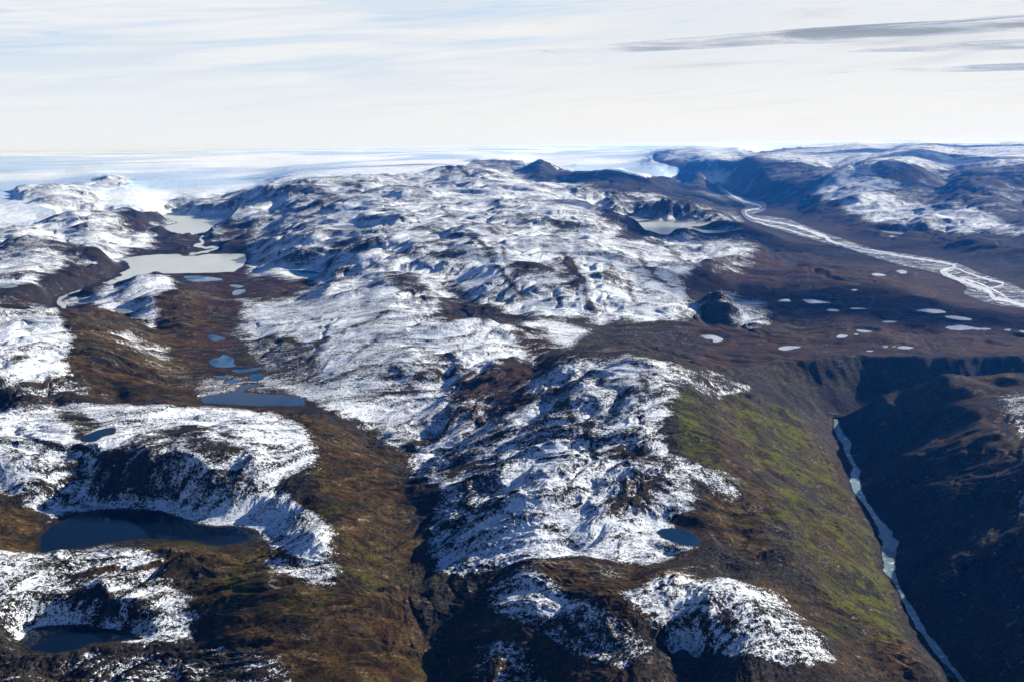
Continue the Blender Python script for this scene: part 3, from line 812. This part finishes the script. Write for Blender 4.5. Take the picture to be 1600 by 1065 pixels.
# gullies: winding dark lines cut a few metres into the hills
gul = np.zeros_like(Xg)
for wl, wd, sd_ in ((900, .055, 81), (430, .06, 82), (210, .07, 83)):
    n = gnoise((a_*.75+wxn*1.5)/wl, (b_+wyn*1.5)/wl, sd_)
    act = np.clip(gnoise(Xg/(wl*1.7), Yg/(wl*1.7), sd_+10)*2.5+.45, 0, 1)
    wd_ = np.maximum(wd, .8*spac/wl)
    gul = np.maximum(gul, np.exp(-(n/wd_)**2)*act*np.clip(wl/spac/6, 0, 1)*(.6 if wl < 400 else 1))
gul *= np.clip(Ro_*1.3, 0, 1)*(1-Is)
rib = np.zeros_like(Xg)
for wl, wd, sd_ in ((330, .05, 151), (150, .06, 152), (75, .07, 153)):
    n = gnoise((a_+wxn*2.2)/(wl*2.6), (b_+wyn*2.2)/wl, sd_)-.18
    act = np.clip(gnoise(Xg/(wl*1.9), Yg/(wl*1.9), sd_+10)*3.0+.15, 0, 1)
    wd_ = np.maximum(wd, .7*spac/wl)
    q_ = np.exp(-(n/wd_)**2)*act*np.clip(wl/spac/5-.2, 0, 1)
    H += np.tanh(n/wd_*.8)*wl*.016*act*np.clip(wl/spac/5-.2, 0, 1)*np.clip(Ro_, 0, 1)*(1-Is)
    rib = np.maximum(rib, q_)
rib *= np.clip(Ro_*1.2-.2, 0, 1)*(1-Is)
H -= gul*(7+Yg*.0006)

# steep rock knobs
for kx, ky, kz, hh, rr in ((1470, 572, 60, 34, 120), (1525, 574, 60, 26, 110), (1260, 574, 60, 20, 120), (1360, 565, 60, 14, 90), (1500, 600, 100, 24, 90), (1405, 624, 66, 16, 70), (1590, 588, 108, 26, 120), (1117, 488, 84, 66, 84), (1138, 490, 82, 30, 130), (1170, 492, 80, 18, 170), (1020, 340, 158, 105, 210), (1005, 338, 165, 60, 300), (1062, 337, 158, 70, 240), (955, 318, 240, 90, 350), (1105, 343, 150, 50, 240)):
    X_, Y_ = unproject(kx, ky, kz)
    d_ = np.hypot((Xg-X_)*1.0, (Yg-Y_)*.8)/rr
    H += hh*np.exp(-(d_*(1+.35*gnoise(Xg/90, Yg/90, 92)))**3.4)*(1+.22*gnoise(Xg/70, Yg/70, 91))

shore = np.zeros_like(Xg)


def carve(poly, zfun, drop, wide, lip, pad=1.6):
    global H
    X0, Y0, X1, Y1 = poly[:, 0].min(), poly[:, 1].min(), poly[:, 0].max(), poly[:, 1].max()
    mg = wide+2.2*spac[min(np.searchsorted(rows, Y1), NR-1), NC//2]
    j0, j1 = np.searchsorted(rows, (Y0-mg, Y1+mg))
    if j1 <= j0: return
    uu = np.array([X0-mg, X1+mg]); ul = min(uu[0]/rows[j0], uu[0]/rows[min(j1, NR-1)]); ur = max(uu[1]/rows[j0], uu[1]/rows[min(j1, NR-1)])
    i0, i1 = np.searchsorted(cols, (ul, ur))
    sl = (slice(j0, j1), slice(i0, i1))
    x, y = Xg[sl], Yg[sl]
    pl = poly if len(poly) < 170 else poly[::2]
    d = seg_dist(pl, x, y); ins = inside(poly, x, y)
    z = zfun(x, y)
    out_ = np.maximum(d-spac[sl]*pad, 0)
    k = np.clip(out_/wide, 0, 1); k = k*k*(3-2*k)
    rise = np.minimum(H[sl], z+0) * 0
    tgt = z-drop + np.minimum(out_*lip, 40)
    h = H[sl]
    h2 = tgt*(1-k)+h*k
    h2 = np.where(out_ > 0, h2+np.maximum(z-drop+np.minimum(out_*.02, 4)-h2, 0)*(1-k)**1.5, z-drop)
    H[sl] = np.where(ins, z-drop-np.minimum(d*.05, 3), h2)
    shore[sl] = np.maximum(shore[sl], np.where(ins, 1, np.clip(1-d/(wide*.12), 0, 1)))


# the canyon: an even V cut below the plain, bending to the right behind the near plateau
cen = np.stack([(clX+crX)/2, (clY+crY)/2], 1)
oc = np.argsort(-cen[:, 1]); top = cen[oc[0]]
bend = np.array([top+np.array(v) for v in ((0, 0), (40, 45), (140, 80), (330, 95), (650, 85), (1100, 40), (1900, -60), (3200, -200))])
path = np.concatenate([bend[::-1], cen[oc][::6]])
j1 = np.searchsorted(rows, 4600)
xs, ys = Xg[:j1], Yg[:j1]
dc_ = np.full(xs.shape, 1e9)
for k in range(len(path)-1):
    x0, y0 = path[k]; x1, y1 = path[k+1]; vx, vy = x1-x0, y1-y0
    t_ = np.clip(((xs-x0)*vx+(ys-y0)*vy)/(vx*vx+vy*vy+1e-9), 0, 1)
    dc_ = np.minimum(dc_, np.hypot(xs-x0-t_*vx, ys-y0-t_*vy))
fl_ = np.clip(gnoise((xs+60*gnoise(xs/200, ys/200, 114))/75, ys/260, 111)*.8+gnoise(xs/31, ys/60, 112)*.6, -1, 1)
dc_ = dc_*(1+.22*gnoise(xs/420, ys/420, 115))+np.clip(dc_/80, 0, 1)*22*gnoise(xs/150, ys/150, 116)
Hc = CANYON_Z+np.maximum(dc_-17, 0)*(.74+.10*gnoise(xs/260, ys/260, 113))*(1+.06*fl_)
h_ = H[:j1]; kk = 14.0
m_in = np.clip(.5+.5*(Hc-h_)/kk, 0, 1)
H[:j1] = Hc*(1-m_in)+h_*m_in-kk*m_in*(1-m_in)

flplane = fitplane(fX, fY, flz)
carve(np.stack([fX, fY], 1), lambda x, y: np.interp(project(x, y, np.full(x.shape, 20.))[1], RIV[0]['zf'][0], RIV[0]['zf'][1])-1.2, 2.0, 500, .03, 1.2)
for B in bodies:
    z = B['L']['z']; dist = B['Y'].mean(); size = np.ptp(B['X'])
    wide = np.clip(size*.22, 12, 140) if B['L']['z'] in (60, 30, 100, 150) else np.clip(size*.55, 30, 170)
    carve(B['loops'][0], lambda x, y, z=z: np.full(x.shape, float(z)), .35, wide, .10)
carve(CAN['loops'][0], lambda x, y: np.full(x.shape, CANYON_Z), 1.0, 70, .55, .8)
for Rv in RIV[1:]:
    for a, b, z in Rv['strips']:
        aX, aY = unproject(a[:, 0], a[:, 1], z); bX, bY = unproject(b[:, 0], b[:, 1], z)
        lp = np.concatenate([np.stack([aX, aY], 1), np.stack([bX, bY], 1)[::-1]]); zm_ = float(z.mean())
        pln = fitplane(np.r_[aX, bX], np.r_[aY, bY], np.r_[z, z]) if np.ptp(z) > 2 else (0, 0, zm_)
        carve(lp, lambda x, y, zz=Rv: np.interp(project(x, y, np.full(x.shape, zm_))[1], zz['zf'][0], zz['zf'][1]), 1.2, 60, .1, 1.2)

# slope for where snow holds and where rock is bare
gy = np.gradient(H, axis=0)/np.gradient(rows)[:, None]
du = np.gradient(cols)[None, :]*Yg
gx = np.gradient(H, axis=1)/du
gy = gy-gx*cols[None, :]
slope = np.hypot(gx, gy)
lap = (H-box(H, 6, 6))/(spac*3)
steep = np.clip((slope-.42)/.75, 0, 1)
S_ = S_ - steep*.24*np.clip(S_*2, 0, 1) - np.clip(lap, -.15, .15)*1.6*(S_ > .08)
S_ = S_ + .07*np.clip(S_*3, 0, 1) - gul*.42 - rib*.34
S_ = np.where(shore > .45, S_*.25+.0, S_)

# ------------------------------------------------------------------ mesh objects of the ground
def tag(o, label, cat, kind=None, group=None):
    o['label'] = label; o['category'] = cat
    if kind: o['kind'] = kind
    if group: o['group'] = group
    return o


gidx = np.arange(NR*NC, dtype=np.int32).reshape(NR, NC)
quads = np.stack([gidx[:-1, :-1], gidx[:-1, 1:], gidx[1:, 1:], gidx[1:, :-1]], -1).reshape(-1, 4)
V = np.stack([Xg, Yg, H], -1).reshape(-1, 3).astype(np.float32)
att1 = np.stack([S_, G_, O_, Rd_], -1).reshape(-1, 4).astype(np.float32)
steep = np.clip(steep+gul*.35+rib*.5, 0, 1)
att2 = np.stack([steep, shore, Is, np.clip(lap*2+.5, 0, 1)], -1).reshape(-1, 4).astype(np.float32)
# smooth normals of the whole sheet, so the pieces meet without a seam
Nn = np.stack([-gx, -gy, np.ones_like(gx)], -1); Nn /= np.linalg.norm(Nn, axis=-1, keepdims=True); Nn = Nn.reshape(-1, 3).astype(np.float32)


def sheet(name, mask_faces, mat):
    q = quads[mask_faces]
    used, inv = np.unique(q, return_inverse=True)
    q = inv.reshape(q.shape).astype(np.int32)
    me = bpy.data.meshes.new(name)
    nv, nq = len(used), len(q)
    me.vertices.add(nv); me.vertices.foreach_set('co', V[used].ravel())
    me.loops.add(nq*4); me.loops.foreach_set('vertex_index', q.ravel())
    me.polygons.add(nq); me.polygons.foreach_set('loop_start', np.arange(0, nq*4, 4, dtype=np.int32))
    me.polygons.foreach_set('use_smooth', np.ones(nq, bool))
    me.update(calc_edges=True)
    for nm, arr in (('cover', att1), ('relief', att2)):
        at = me.color_attributes.new(nm, 'FLOAT_COLOR', 'POINT')
        at.data.foreach_set('color', arr[used].ravel())
    me.materials.append(mat)
    o = bpy.data.objects.new(name, me); COL.objects.link(o)
    return o


# ------------------------------------------------------------------ materials
def material(name):
    m = bpy.data.materials.new(name); m.use_nodes = True
    return m, NT(m.node_tree)


def ground_material():
    m, t = material('tundra_rock_and_snow')
    pos = t.n('ShaderNodeNewGeometry').outputs['Position']
    c1 = t.n('ShaderNodeSeparateColor', i_0=t.n('ShaderNodeAttribute', attribute_name='cover').outputs['Color'])
    redd = t.n('ShaderNodeAttribute', attribute_name='cover').outputs['Alpha']
    sn, gr, oc = c1.outputs
    c2 = t.n('ShaderNodeSeparateColor', i_0=t.n('ShaderNodeAttribute', attribute_name='relief').outputs['Color'])
    stp, shr, _ = c2.outputs
    rot = t.n('ShaderNodeMapping'); t.put(rot.inputs['Vector'], pos); rot.inputs['Rotation'].default_value = (0, 0, -th); rot.inputs['Scale'].default_value = (.62, 1, 1)
    av = rot.outputs[0]
    nA = t.noise(av, 1/230, 9.0, 0.62, 0.7)          # broad patches
    nB = t.noise(av, 1/38, 8.0, 0.68, 0.9)           # ribs and hollows
    nC = t.noise(pos, 1/7.5, 5.0, 0.68, 0.4)           # boulders
    nD = t.noise(pos, 1/2.6, 3.0, 0.6)
    nV = t.noise(pos, 1/300, 6.0, 0.6, 0.5)
    nW = t.noise(av, 1/70, 7.0, 0.62, 1.2)
    # bare ground
    ochre_c = t.mix(t.ramp(nB, .38, .62), (0.018, 0.012, 0.005), (0.098, 0.058, 0.016))
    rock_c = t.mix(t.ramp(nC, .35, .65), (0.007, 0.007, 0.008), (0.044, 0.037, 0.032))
    red_c = t.mix(t.ramp(nW, .38, .62), (0.014, 0.008, 0.005), (0.082, 0.036, 0.015))
    green_c = t.mix(t.ramp(nW, .36, .62), (0.008, 0.012, 0.001), (0.110, 0.112, 0.004))
    heath_c = t.mix(t.ramp(nC, .4, .6), (0.007, 0.008, 0.006), (0.022, 0.021, 0.011))
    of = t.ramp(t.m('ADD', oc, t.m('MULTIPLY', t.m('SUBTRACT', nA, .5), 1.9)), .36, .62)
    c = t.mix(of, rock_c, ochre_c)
    c = t.mix(t.m('MULTIPLY', t.ramp(t.m('ADD', redd, t.m('MULTIPLY', t.m('SUBTRACT', nV, .5), 2.0)), .42, .72), .85), c, red_c)
    c = t.mix(t.m('MULTIPLY', t.ramp(t.m('ADD', gr, t.m('ADD', t.m('MULTIPLY', t.m('SUBTRACT', nW, .5), 2.6), t.m('MULTIPLY', t.m('SUBTRACT', nV, .5), 2.6))), .40, .95), .92), c, green_c)
    c = t.mix(t.ramp(nW, .55, .68, 0, .85), c, heath_c)
    nS = t.noise(t.vmul(pos, (.45, 1.0, 1.0)), 1/170, 8.0, .62, 1.3)
    c = t.mix(t.m('MULTIPLY', t.ramp(nS, .56, .66), .75), c, heath_c)
    c = t.mix(t.m('MULTIPLY', t.ramp(nS, .46, .36), t.m('MULTIPLY', redd, .8)), c, (0.092, 0.040, 0.015))
    nX = t.noise(av, 1/120, 7.0, .65, 1.5)
    c = t.mix(t.ramp(nX, .53, .64, 0, .8), c, heath_c)
    c = t.mix(t.m('MULTIPLY', stp, t.ramp(nB, .35, .6)), c, rock_c)
    lr = t.m('MULTIPLY', t.ramp(nB, .57, .68), t.ramp(nC, .46, .60))      # pale bare outcrops
    c = t.mix(t.m('MULTIPLY', lr, .7), c, (0.30, 0.27, 0.24))
    c = t.mix(t.m('MULTIPLY', shr, .8), c, (0.045, 0.022, 0.014))
    fine = t.m('ADD', t.ramp(nD, .36, .64, .30, .84), t.ramp(nC, .36, .64, 0, .48))
    c = t.vmul(c, t.n('ShaderNodeCombineXYZ', i_0=fine, i_1=fine, i_2=fine).outputs[0])
    # dusting of snow broken by rock and heath
    k = t.m('ADD', sn, t.m('MULTIPLY', t.m('SUBTRACT', nA, .5), 1.5))
    k = t.m('ADD', k, t.m('MULTIPLY', t.m('SUBTRACT', nB, .5), 1.9))
    k = t.m('ADD', k, t.m('MULTIPLY', t.m('SUBTRACT', nC, .5), 2.7))
    k = t.m('ADD', k, t.m('MULTIPLY', t.m('SUBTRACT', nD, .5), 2.8))
    sf = t.m('MULTIPLY', t.ramp(k, .36, .96), t.ramp(sn, .0, .12))
    snow_c = t.mix(t.ramp(nC, .3, .7), (0.66, 0.72, 0.80), (0.84, 0.88, 0.92))
    c = t.mix(sf, c, snow_c)
    hgt = t.m('ADD', t.m('MULTIPLY', nB, 9.0), t.m('ADD', t.m('MULTIPLY', nC, 3.2), t.m('MULTIPLY', nD, .9)))
    bp = t.n('ShaderNodeBump'); bp.inputs['Strength'].default_value = .85; bp.inputs['Distance'].default_value = 1.0; t.put(bp.inputs['Height'], hgt)
    bs = t.n('ShaderNodeBsdfPrincipled'); t.put(bs.inputs['Base Color'], c); bs.inputs['Roughness'].default_value = .92
    bs.inputs['Specular IOR Level'].default_value = .04
    t.put(bs.inputs['Normal'], bp.outputs[0])
    t.put(t.n('ShaderNodeOutputMaterial').inputs[0], bs.outputs[0])
    return m


def ice_material():
    m, t = material('glacier_ice')
    pos = t.n('ShaderNodeNewGeometry').outputs['Position']
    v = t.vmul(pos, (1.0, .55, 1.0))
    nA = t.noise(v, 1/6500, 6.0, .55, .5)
    nB = t.noise(pos, 1/110, 6.0, .7, .8)
    nC = t.noise(pos, 1/38, 4.0, .65, .4)
    c = t.mix(t.ramp(nA, .41, .56), (0.44, 0.58, 0.76), (0.96, 0.965, 0.97))  # blue-ice patches, painted to double as cloud-shadow bands
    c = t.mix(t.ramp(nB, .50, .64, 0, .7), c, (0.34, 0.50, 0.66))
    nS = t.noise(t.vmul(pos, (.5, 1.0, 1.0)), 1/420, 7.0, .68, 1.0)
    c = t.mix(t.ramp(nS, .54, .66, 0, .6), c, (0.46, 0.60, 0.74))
    hgt = t.m('ADD', t.m('MULTIPLY', nB, 60.0), t.m('MULTIPLY', nC, 22.0))
    bp = t.n('ShaderNodeBump'); bp.inputs['Strength'].default_value = .5; bp.inputs['Distance'].default_value = 1.0; t.put(bp.inputs['Height'], hgt)
    bs = t.n('ShaderNodeBsdfPrincipled'); t.put(bs.inputs['Base Color'], c); bs.inputs['Roughness'].default_value = .75
    t.put(bs.inputs['Normal'], bp.outputs[0])
    t.put(t.n('ShaderNodeOutputMaterial').inputs[0], bs.outputs[0])
    return m


def water_material(name, col, rough_, wave, spec=.5, patches=None, vary=.62):
    m, t = material(name)
    pos = t.n('ShaderNodeNewGeometry').outputs['Position']
    n = t.noise(pos, wave[0], 4.0, .6)
    n2 = t.noise(t.vmul(pos, (1, .4, 1)), 1/120, 5.0, .6, .5)
    c = t.mix(t.ramp(n2, .35, .65), col, tuple(x*vary for x in col))
    if patches:
        n3 = t.noise(pos, patches[0], 5.0, .7)
        c = t.mix(t.ramp(n3, .56, .64), c, patches[1])
    mg = t.n('ShaderNodeAttribute', attribute_name='margin').outputs['Fac']
    c = t.mix(t.m('MULTIPLY', t.m('MULTIPLY', mg, mg), .8), c, (0.030, 0.045, 0.030))
    bp = t.n('ShaderNodeBump'); bp.inputs['Strength'].default_value = wave[1]; bp.inputs['Distance'].default_value = 1.0; t.put(bp.inputs['Height'], n)
    bs = t.n('ShaderNodeBsdfPrincipled'); t.put(bs.inputs['Base Color'], c); t.put(bs.inputs['Roughness'], t.ramp(n2, .4, .62, rough_*(.6 if vary < .9 else .95), rough_*(2.2 if vary < .9 else 1.05)))
    bs.inputs['IOR'].default_value = 1.33; bs.inputs['Specular IOR Level'].default_value = spec
    t.put(bs.inputs['Normal'], bp.outputs[0])
    t.put(t.n('ShaderNodeOutputMaterial').inputs[0], bs.outputs[0])
    return m


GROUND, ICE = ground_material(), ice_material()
WM = dict(
    blue=water_material('deep_lake_water', (0.002, 0.007, 0.018), .06, (1/2.0, .03), .22),
    azure=water_material('azure_lake_water', (0.010, 0.085, 0.20), .2, (1/2.0, .03), .08),
    sky=water_material('blue_lake_water', (0.005, 0.032, 0.080), .10, (1/2.0, .05), .30),
    milk=water_material('milky_lake_water', (0.50, 0.53, 0.47), .25, (1/3.0, .03), vary=.93),
    pond=water_material('shallow_pond_water', (0.46, 0.51, 0.56), .12, (1/3.0, .02)),
    braid=water_material('silty_river_water', (0.84, 0.86, 0.86), .25, (1/3.0, .05)),
    canyon=water_material('canyon_river_water', (0.20, 0.30, 0.31), .22, (1/2.0, .5), patches=(1/16, (0.70, 0.75, 0.72))),
)


def gravel_material():
    m, t = material('river_gravel')
    pos = t.n('ShaderNodeNewGeometry').outputs['Position']
    r_ = t.n('ShaderNodeMapping'); t.put(r_.inputs['Vector'], pos); r_.inputs['Rotation'].default_value = (0, 0, R(60)); r_.inputs['Scale'].default_value = (.35, 1, 1)
    n = t.noise(r_.outputs[0], 1/70, 9.0, .7, 2.0)
    n2 = t.noise(r_.outputs[0], 1/240, 7.0, .65, 1.5)
    c = t.mix(t.ramp(n, .44, .62), (0.022, 0.028, 0.040), (0.17, 0.18, 0.20))
    c = t.mix(t.ramp(n2, .44, .56, 0, .85), c, (0.030, 0.028, 0.032))
    fil = t.m('ABSOLUTE', t.m('SUBTRACT', t.noise(r_.outputs[0], 1/110, 6.0, .6, 1.5), .5))
    c = t.mix(t.ramp(fil, .022, .010, 0, .9), c, (0.68, 0.70, 0.71))
    bs = t.n('ShaderNodeBsdfPrincipled'); t.put(bs.inputs['Base Color'], c); bs.inputs['Roughness'].default_value = .7
    bs.inputs['Specular IOR Level'].default_value = .08
    t.put(t.n('ShaderNodeOutputMaterial').inputs[0], bs.outputs[0])
    return m


GRAVEL = gravel_material()

# ------------------------------------------------------------------ split the sheet into the named landforms
fx_, fy_ = [sum(a[s] for s in ((slice(0, -1), slice(0, -1)), (slice(0, -1), slice(1, None)), (slice(1, None), slice(0, -1)), (slice(1, None), slice(1, None))))/4 for a in (px, py)]
fY_ = (Yg[:-1, :-1]+Yg[1:, 1:])/2
fI = (I_[:-1, :-1]+I_[1:, 1:]+I_[1:, :-1]+I_[:-1, 1:])/4


def region(poly, y0, y1):
    p = np.array([float(v) for v in poly.split()]).reshape(-1, 2)
    return inside(p, fx_, fy_) & (fY_ > y0) & (fY_ < y1)


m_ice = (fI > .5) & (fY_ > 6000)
left = ~m_ice
forms = []
for nm, poly, y0, y1, lab, cat in (
        ('mountain', "800 272 820 262 845 240 872 262 892 272 850 278", 18500, 22500, 'dark blue cone-shaped mountain alone in front of the ice', 'mountain'),
        ('mountain', "715 262 722 240 815 240 828 258 800 268 740 268", 19500, 24000, 'low dark mountain just left of the cone-shaped peak', 'mountain'),
        ('mountain_range', "1165 262 1180 225 1340 205 2000 205 2000 250 1500 240 1400 240 1300 264", 22500, 45000, 'farthest snowy mountain range along the right horizon', 'mountains'),
        ('mountain', "1015 258 1015 225 1165 220 1175 246 1110 256 1060 264", 24000, 40000, 'snowy headland jutting into the ice left of the far range', 'mountain'),
        ('mountain', "130 296 130 268 210 268 210 290 180 298", 15500, 21000, 'rocky island of hills surrounded by glacier at far left', 'nunatak'),
        ('rock_knoll', "1092 498 1100 440 1150 440 1190 470 1212 492 1180 512 1120 500", 3500, 7000, 'small dark rocky knoll standing on the brown plain', 'knoll')):
    mk = region(poly, y0, y1) & left
    if mk.sum() > 20:
        left = left & ~mk
        tag(sheet(nm, mk.ravel(), GROUND), lab, cat, 'structure')
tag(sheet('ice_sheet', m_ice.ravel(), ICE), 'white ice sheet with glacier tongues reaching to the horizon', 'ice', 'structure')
tag(sheet('terrain', left.ravel(), GROUND), 'rolling snow-dusted hills, brown tundra and canyon slopes', 'terrain', 'structure')


# ------------------------------------------------------------------ water and gravel sheets
def flat(name, verts, faces, mat):
    me = bpy.data.meshes.new(name); me.from_pydata([tuple(map(float, v)) for v in verts], [], faces)
    me.materials.append(mat); me.update()
    o = bpy.data.objects.new(name, me); COL.objects.link(o)
    return o


def strip_faces(n, off=0):
    return [(off+i, off+i+1, off+n+i+1, off+n+i) for i in range(n-1)]


for B in bodies:
    L = B['L']; n = len(B['X'])
    vs = [(x, y, L['z']) for x, y in zip(B['X'], B['Y'])]
    if L['z'] in (60, 30, 84, 160, 95):
        P = np.stack([B['X'], B['Y']], 1)
        T = np.roll(P, -2, 0)-np.roll(P, 2, 0); T /= np.hypot(T[:, 0], T[:, 1])[:, None]+1e-9
        Nr = np.stack([-T[:, 1], T[:, 0]], 1)
        area = .5*np.sum(P[:, 0]*np.roll(P[:, 1], -1)-np.roll(P[:, 0], -1)*P[:, 1])
        wd = min(7.0, np.sqrt(abs(area))*.045)
        Q = P+Nr*np.sign(area)*wd*(1+.5*gnoise(np.arange(n)/6.0, np.zeros(n)+.5, 131))[:, None]
        vs += [(x, y, L['z']) for x, y in Q]
        o = flat('lake', vs, [(i, (i+1) % n, n+(i+1) % n, n+i) for i in range(n)]+[tuple(range(n, 2*n))], WM[L['kind']])
        at = o.data.color_attributes.new('margin', 'FLOAT_COLOR', 'POINT')
        at.data.foreach_set('color', np.repeat(np.r_[np.ones(n), np.zeros(n)], 4).astype(np.float32))
    else:
        o = flat('lake', vs, [tuple(range(n))], WM[L['kind']])
    tag(o, L['label'], 'pond' if L['kind'] == 'pond' else 'lake', 'structure', L['group'])
for Rv in RIV:
    vs, fs = [], []
    for a, b, z in Rv['strips']:
        off = len(vs); n = len(a)
        aX, aY = unproject(a[:, 0], a[:, 1], z); bX, bY = unproject(b[:, 0], b[:, 1], z)
        # neighbouring channels sit a few centimetres apart in height where they cross
        dzc = .05*len(fs) % .6
        vs += [(x, y, zz+dzc*.2) for x, y, zz in zip(aX, aY, z)]+[(x, y, zz+dzc*.2) for x, y, zz in zip(bX, bY, z)]
        fs += strip_faces(n, off)
    tag(flat('river', vs, fs, WM[Rv['kind']]), Rv['label'], 'river', 'structure')
vs = [(x, y, CANYON_Z) for x, y in zip(clX, clY)]+[(x, y, CANYON_Z) for x, y in zip(crX, crY)]
tag(flat('river', vs, strip_faces(m_), WM['canyon']), CAN['L']['label'], 'river', 'structure')
n = len(fX)
tag(flat('river_flats', list(zip(fX, fY, flz)), [tuple(range(n))], GRAVEL), 'pale grey gravel flats along the braided river', 'gravel', 'structure')

# ------------------------------------------------------------------ the grey cloud streaks high on the right, plus one added out of view for shade
def cloud_material():
    m, t = material('thin_cloud')
    tc = t.n('ShaderNodeTexCoord').outputs['Object']
    pos = t.n('ShaderNodeNewGeometry').outputs['Position']
    ln = t.n('ShaderNodeVectorMath', operation='LENGTH', i_0=t.vmul(tc, (1, 1, 0))).outputs['Value']
    n = t.noise(t.vmul(pos, (.6, 1, 1)), 1/1500, 7.0, .6, .8)
    a = t.m('ADD', t.m('MULTIPLY', t.m('SUBTRACT', n, .5), 4.2), t.m('MULTIPLY', t.m('SUBTRACT', 1.0, ln), 1.5))
    a = t.m('MULTIPLY', t.ramp(a, .0, 1.2), .80)
    df = t.n('ShaderNodeBsdfDiffuse', i_Color=(.70, .74, .78, 1)); tl = t.n('ShaderNodeBsdfTranslucent', i_Color=(.56, .62, .70, 1)); tr = t.n('ShaderNodeBsdfTransparent')
    m1 = t.n('ShaderNodeMixShader'); m1.inputs[0].default_value = .5; t.put(m1.inputs[1], df.outputs[0]); t.put(m1.inputs[2], tl.outputs[0])
    m2 = t.n('ShaderNodeMixShader'); t.put(m2.inputs[0], a); t.put(m2.inputs[1], tr.outputs[0]); t.put(m2.inputs[2], m1.outputs[0])
    t.put(t.n('ShaderNodeOutputMaterial').inputs[0], m2.outputs[0])
    return m


CLOUD = cloud_material()


def cloud(x, y, z, rx, ry, rz, rot, label):
    """a lens of cloud with a domed top and a flatter, rippled underside"""
    na, nr = 64, 14
    vs, fs = [], []
    for side in (1, -1):
        vs.append((0, 0, side*(1 if side > 0 else .45)))
        for i in range(1, nr+1):
            rr = i/nr
            for j in range(na):
                an = 2*math.pi*j/na
                edge = 1+.10*math.sin(3*an+x)+.06*math.sin(7*an+y)
                hz_ = (1-rr**2)*(1 if side > 0 else .45)*(1+.25*math.sin(rr*9+4*an))
                vs.append((rr*edge*math.cos(an), rr*edge*math.sin(an), side*hz_))
    half = 1+na*nr
    for sgn, off in ((1, 0), (-1, half)):
        for j in range(na):
            k = (j+1) % na
            f = (off, off+1+j, off+1+k); fs.append(f if sgn > 0 else f[::-1])
            for i in range(nr-1):
                a = off+1+i*na
                f = (a+j, a+na+j, a+na+k, a+k); fs.append(f if sgn > 0 else f[::-1])
    o = flat('cloud', vs, fs, CLOUD)
    for p in o.data.polygons: p.use_smooth = True
    o.location = (x, y, z); o.scale = (rx, ry, rz); o.rotation_euler = (0, 0, R(rot))
    tag(o, label, 'cloud', 'structure', 'grey cloud streaks over the right side')


cloud(7600, 19500, 2950, 8200, 1500, 110, -30, 'long grey cloud streak tapering down from the upper right edge')
cloud(12500, 21500, 2900, 5200, 1300, 90, -20, 'lower grey cloud streak cut by the right edge of the picture')
cloud(15500, 28500, 2900, 6000, 1500, 90, -12, 'lowest dark cloud streak near the right edge')
cloud(8300, 9100, 2950, 2200, 900, 90, -15, 'unseen grey cloud beyond the right edge, added to shade the brown plain')  # out of view, added for the shadow it casts on the plain
cloud(8200, 12200, 3000, 2600, 1100, 90, -25, 'faint grey cloud at the top right corner')

# ------------------------------------------------------------------ haze
if os.environ.get('NOHAZE') is None:
    hz = 1000.0; x0, x1, y0, y1, z0 = -170000, 170000, -3000, 158000, float(V[:, 2].min())-1
    vs = [(x, y, z) for z in (z0, hz) for x, y in ((x0, y0), (x1, y0), (x1, y1), (x0, y1))]
    o = flat('haze', vs, [(0, 3, 2, 1), (4, 5, 6, 7), (0, 1, 5, 4), (1, 2, 6, 5), (2, 3, 7, 6), (3, 0, 4, 7)], None)
    m, t = material('air')
    pv = t.n('ShaderNodeVolumePrincipled')
    pv.inputs['Color'].default_value = (0.03, 0.26, 1.0, 1.0)
    pv.inputs['Absorption Color'].default_value = (1, 1, 1, 1)
    pv.inputs['Density'].default_value = 1.25e-5
    pv.inputs['Anisotropy'].default_value = 0.35
    t.put(t.n('ShaderNodeOutputMaterial').inputs['Volume'], pv.outputs[0])
    o.data.materials.clear(); o.data.materials.append(m)
    tag(o, 'thin blue haze filling the air to the horizon', 'haze', 'stuff')
